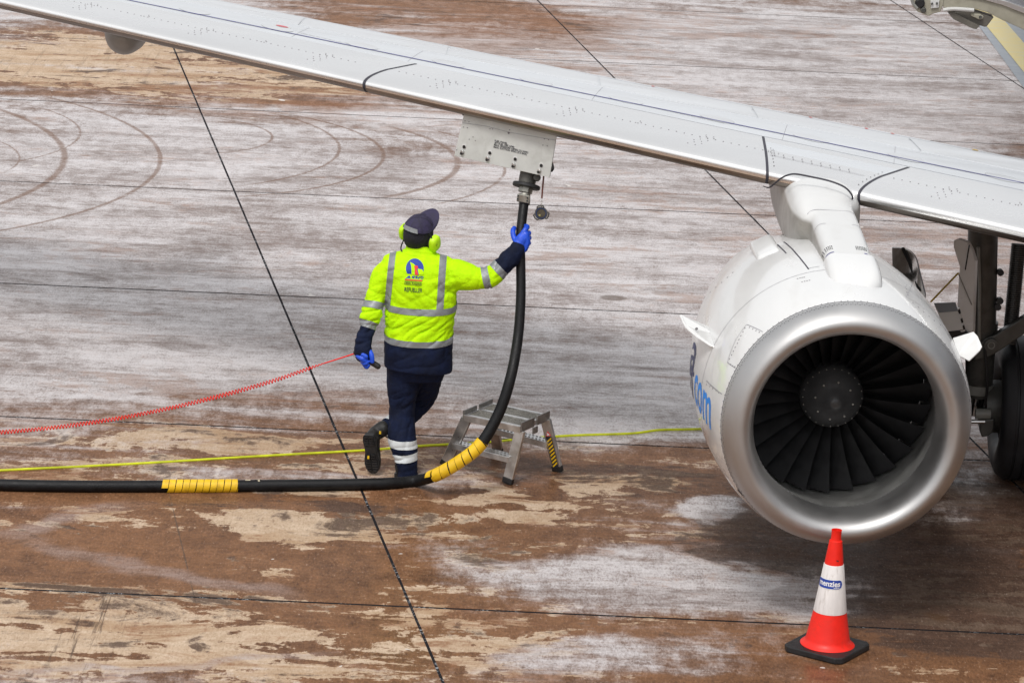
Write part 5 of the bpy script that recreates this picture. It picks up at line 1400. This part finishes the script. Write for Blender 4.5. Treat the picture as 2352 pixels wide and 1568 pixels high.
def thin(pts, k): return limb([(a, b, y, r_*k) for a, b, y, r_ in pts])[0]
bodyg += [thin(ra_pts, .6), thin(la_pts, .6), thin(sl_pts, .7), thin(cl_pts, .7), loft([ring_px(y, a+12, b-12, d*.8, dy) for y, a, b, d, dy in ((805, 890, 1034, .150, .0), (850, 887, 1024, .145, .01), (868, 887, 1018, .13, .02))])]
M['skin'] = pmat('skin', (0.50, 0.27, 0.18), .5, var=.08, vscale=14)
body = put('body', remesh(bodyg, .007, 3), M['skin'], man)
for sg in (-1, 1):
    ey = obj('eye', hell((sg*.030, .092, .012), .011, .009, .008, 10, 8), M['white_flat'], body, smooth=True)
    obj('iris', hell((sg*.030, .0995, .012), .005, .003, .005, 8, 6), M['black_print'], body, smooth=True)
obj('mouth', hell((0, .103, -.058), .022, .006, .004, 10, 6), pmat('lips', (.40, .16, .13), .5), body, smooth=True)
# cap: crown, brim, neck flap
M['cap'] = pmat('faded_navy_cap_fabric', (0.030, 0.024, 0.062), .8, var=.25, vscale=14, bump=.5, bscale=60, dirt=.4, dcol=(.02, .018, .03), dscale=10)
CAPC, CAPR = V((0, -.002, .010)), V((.0925, .1125, .118))
def cap_end(a):   # polar angle at which the cap stops, by direction round the head (a = 90 deg is the face)
    sa = math.sin(a); zed = .030+.042*max(0, -sa)-.004*max(0, sa)
    return math.acos(max(-1, min(1, zed/CAPR.z)))
def cap_pt(a, th, k=1.0):
    return hp_(CAPC.x+CAPR.x*k*math.sin(th)*math.cos(a), CAPC.y+CAPR.y*k*math.sin(th)*math.sin(a), CAPC.z+CAPR.z*k*math.cos(th))
rings = []
for i in range(11):
    rings.append([cap_pt(2*math.pi*k/32, max(.02, cap_end(2*math.pi*k/32)*(1-i/10))) for k in range(32)])
inner = [[cap_pt(2*math.pi*k/32, cap_end(2*math.pi*k/32)*.97, .955) for k in range(32)]]
cap = obj('cap', loft(inner+rings), M['cap'], man, smooth=True, auto=R(70), label='dark navy cap with reflective strip')
obj('cap_button', hell((CAPC.x, CAPC.y, CAPC.z+CAPR.z), .007, .007, .004, 10, 6), M['cap'], cap, smooth=True)
for k in range(6):
    a = R(30+60*k); obj('cap_seam', tube([cap_pt(a, .05+(cap_end(a)-.06)*j/8, 1.004) for j in range(9)], .0013, 5), M['black_print'], cap, smooth=True)
br = []
for i in range(15):
    a = R(18+144*i/14); ca, sa = math.cos(a), math.sin(a)
    out_ = max(0, math.sin((a-R(18))/R(144)*math.pi))**.55
    i0 = cap_pt(a, cap_end(a)*.985, .985)
    br.append((i0, hp_(.092*ca, .100*sa+.086*out_, .044+.012*sa-.026*ca*ca)))
vs_ = [q for ab in br for q in ab]; nv = len(vs_); upv = HM @ V((0, 0, .006))
vs_ += [q+upv for q in vs_]
fs = [(2*i, 2*i+1, 2*i+3, 2*i+2) for i in range(14)]
fs += [tuple(nv+k for k in reversed(f)) for f in fs]+[(2*i+1, 2*i+3, nv+2*i+3, nv+2*i+1) for i in range(14)]+[(2*i, nv+2*i, nv+2*i+2, 2*i+2) for i in range(14)]
obj('brim', (vs_, fs), M['cap'], cap, smooth=True, bevel=.002)
# strip across the back of the cap
sv, n2 = [], 26
for i in range(n2+1):
    a = R(184+126*i/n2); e_ = cap_end(a)
    sv += [cap_pt(a, e_+.03, 1.018), cap_pt(a, e_-.21, 1.018)]
obj('reflective_strip', (sv, [(2*i, 2*i+1, 2*i+3, 2*i+2) for i in range(n2)]), M['tape'], cap, smooth=True)
hood = remesh([hell((0, -.006, -.004), .0885, .1075, .108), tube([hp_(0, -.026, -.05), hp_(.0, -.030, -.125)], [.072, .066], 20)], .006, 4, lambda p, n: .0025*noise.noise(p*16) - (.03 if (HM.inverted() @ (p-hc)).y > .07 else 0))
put('hood', hood, pmat('black_hood_fabric', (.010, .010, .017), .85, var=.3, vscale=16, bump=.5, bscale=50), man, label='black hood liner')
# ear defenders
M['muff'] = pmat('lime_ear_cup_plastic', (0.55, 0.90, 0.01), .38, var=.03, vscale=8)
for sg in (-1, 1):
    rings = []
    for d_, k in ((.0, .86), (.004, 1.0), (.022, 1.0), (.032, .93), (.039, .75), (.042, .45), (.0425, .1)):
        rr = []
        for j in range(28):
            a = 2*math.pi*j/28; ca, sa = math.cos(a), math.sin(a); e = .72
            rr.append(hp_(sg*(.098+d_), .004+.045*k*math.copysign(abs(ca)**e, ca), -.040+.054*k*math.copysign(abs(sa)**e, sa)))
        rings.append(rr)
    cup = obj('ear_defender', loft(rings), M['muff'], man, smooth=True, auto=R(60), label='lime yellow ear defender cup')
    rings = []
    for d_, k in ((-.022, .90), (-.004, 1.03), (.0, .98)):
        rings.append([hp_(sg*(.098+d_), .004+.040*k*math.cos(2*math.pi*j/24), -.040+.050*k*math.sin(2*math.pi*j/24)) for j in range(24)])
    obj('ear_cushion', loft(rings), M['black'], cup, smooth=True)
    obj('arm_wire', tube(catmull([hp_(sg*.118, -.006, -.035), hp_(sg*.114, -.012, .0), hp_(sg*.098, -.016, .045)], 5), .0035, 8), M['black'] if sg > 0 else M['muff'], cup, smooth=True)
    if sg > 0:
        vs0, fs0, w0 = lines_of_text('L1', .016, .0003)
        obj('cup_lettering', ([hp_(.1410, -.018+v.x*.9, -.034+v.y) for v in vs0], fs0), M['black_print'], cup)
obj('neck_band', tube(catmull([hp_(-.105, -.02, -.075), hp_(-.07, -.105, -.085), hp_(0, -.128, -.088), hp_(.07, -.105, -.085), hp_(.105, -.02, -.075)], 6), .0045, 8), M['black'], man, smooth=True)
# collar
col_ = []
for y, a, b, d_, dy, t_ in ((560, 939, 994, .072, .03, -.10), (566, 936, 998, .078, .03, -.10), (580, 928, 1006, .086, .02, -.10), (590, 915, 1018, .09, .02, -.05)):
    col_.append(ring_px(y, a, b, d_, dy, t_))
cm = remesh([loft(col_)], .006, 3, lambda p, n: .003*noise.noise(p*14)+.0025*math.sin(p.z*190+p.x*25))
put('collar', cm, M['fluor'], jacket)
# ---- gloves
M['glove'] = pmat('blue_nitrile_glove', (0.010, 0.075, 0.62), .42, var=.12, vscale=26, bump=.35, bscale=60)
HYg = 22.45
def gp(px, py, d): return P(px, py, HYg+d)
rg = [tube([gp(1187, 572, -.075), gp(1192, 560, -.070), gp(1199, 549, -.060)], [.034, .038, .038], 14, round_ends=True, flat=.75, up=(0, 1, 0)),
      tube([gp(1203, 570, -.060), gp(1208, 556, -.050), gp(1207, 540, -.050)], [.028, .031, .027], 12, round_ends=True)]
fing = [([(1199, 540, -.055), (1207, 527, -.040), (1211, 522, -.012), (1209, 520, .025), (1200, 521, .045)], .0115),
        ([(1203, 545, -.052), (1212, 538, -.030), (1214.5, 535, .005), (1207, 534, .042), (1194, 535, .048)], .0115),
        ([(1205, 553, -.050), (1213, 548, -.028), (1215, 546, .005), (1207, 546, .042), (1194, 547, .048)], .0113),
        ([(1206, 562, -.048), (1213, 559, -.026), (1214.5, 558, .005), (1207, 557, .040), (1195, 558, .046)], .0105),
        ([(1190, 560, -.062), (1182, 549, -.045), (1178.5, 538, -.022), (1178.5, 529, .0), (1181, 524, .015)], .0118)]
for pts, r_ in fing: rg.append(tube(catmull([gp(*q) for q in pts], 5), [r_*1.65, r_*1.5, r_*1.45, r_*1.45, r_*1.3], 10, round_ends=True))
gr = put('glove', remesh(rg, .0034, 3, lambda p, n: .0006*noise.noise(p*60)), M['glove'], man, label='blue glove gripping the hose')
def lp(px, py, d): return P(px, py, 22.19+d)
lg_ = [tube([lp(836, 808, .03), lp(834, 816, .02), lp(833, 822, .01)], [.036, .037, .032], 14, round_ends=True, flat=.7, up=(0, 1, 0))]
fing = [([(820, 813, .02), (824, 819, -.018), (832, 824, -.036), (838, 823, -.030)], .0100), ([(826, 815, .02), (829, 823, -.018), (836, 828, -.034), (841, 824, -.026)], .0100),
        ([(828, 820, .02), (833, 831, -.012), (839, 835, -.032), (844, 831, -.028)], .0096), ([(832, 826, .02), (837, 837, .0), (842, 843, -.016), (846, 839, -.022)], .0092),
        ([(848, 806, .0), (852.5, 813, -.018), (854.5, 822, -.026), (855, 830, -.028)], .0105), ([(834, 814, -.03), (841, 819, -.036)], .0100)]
for pts, r_ in fing: lg_.append(tube(catmull([lp(*q) for q in pts], 5), [r_*1.65, r_*1.55, r_*1.4], 10, round_ends=True))
gl_ = put('glove', remesh(lg_, .0034, 3, lambda p, n: .0006*noise.noise(p*60)), M['glove'], man, label='blue glove closed on the control handle')
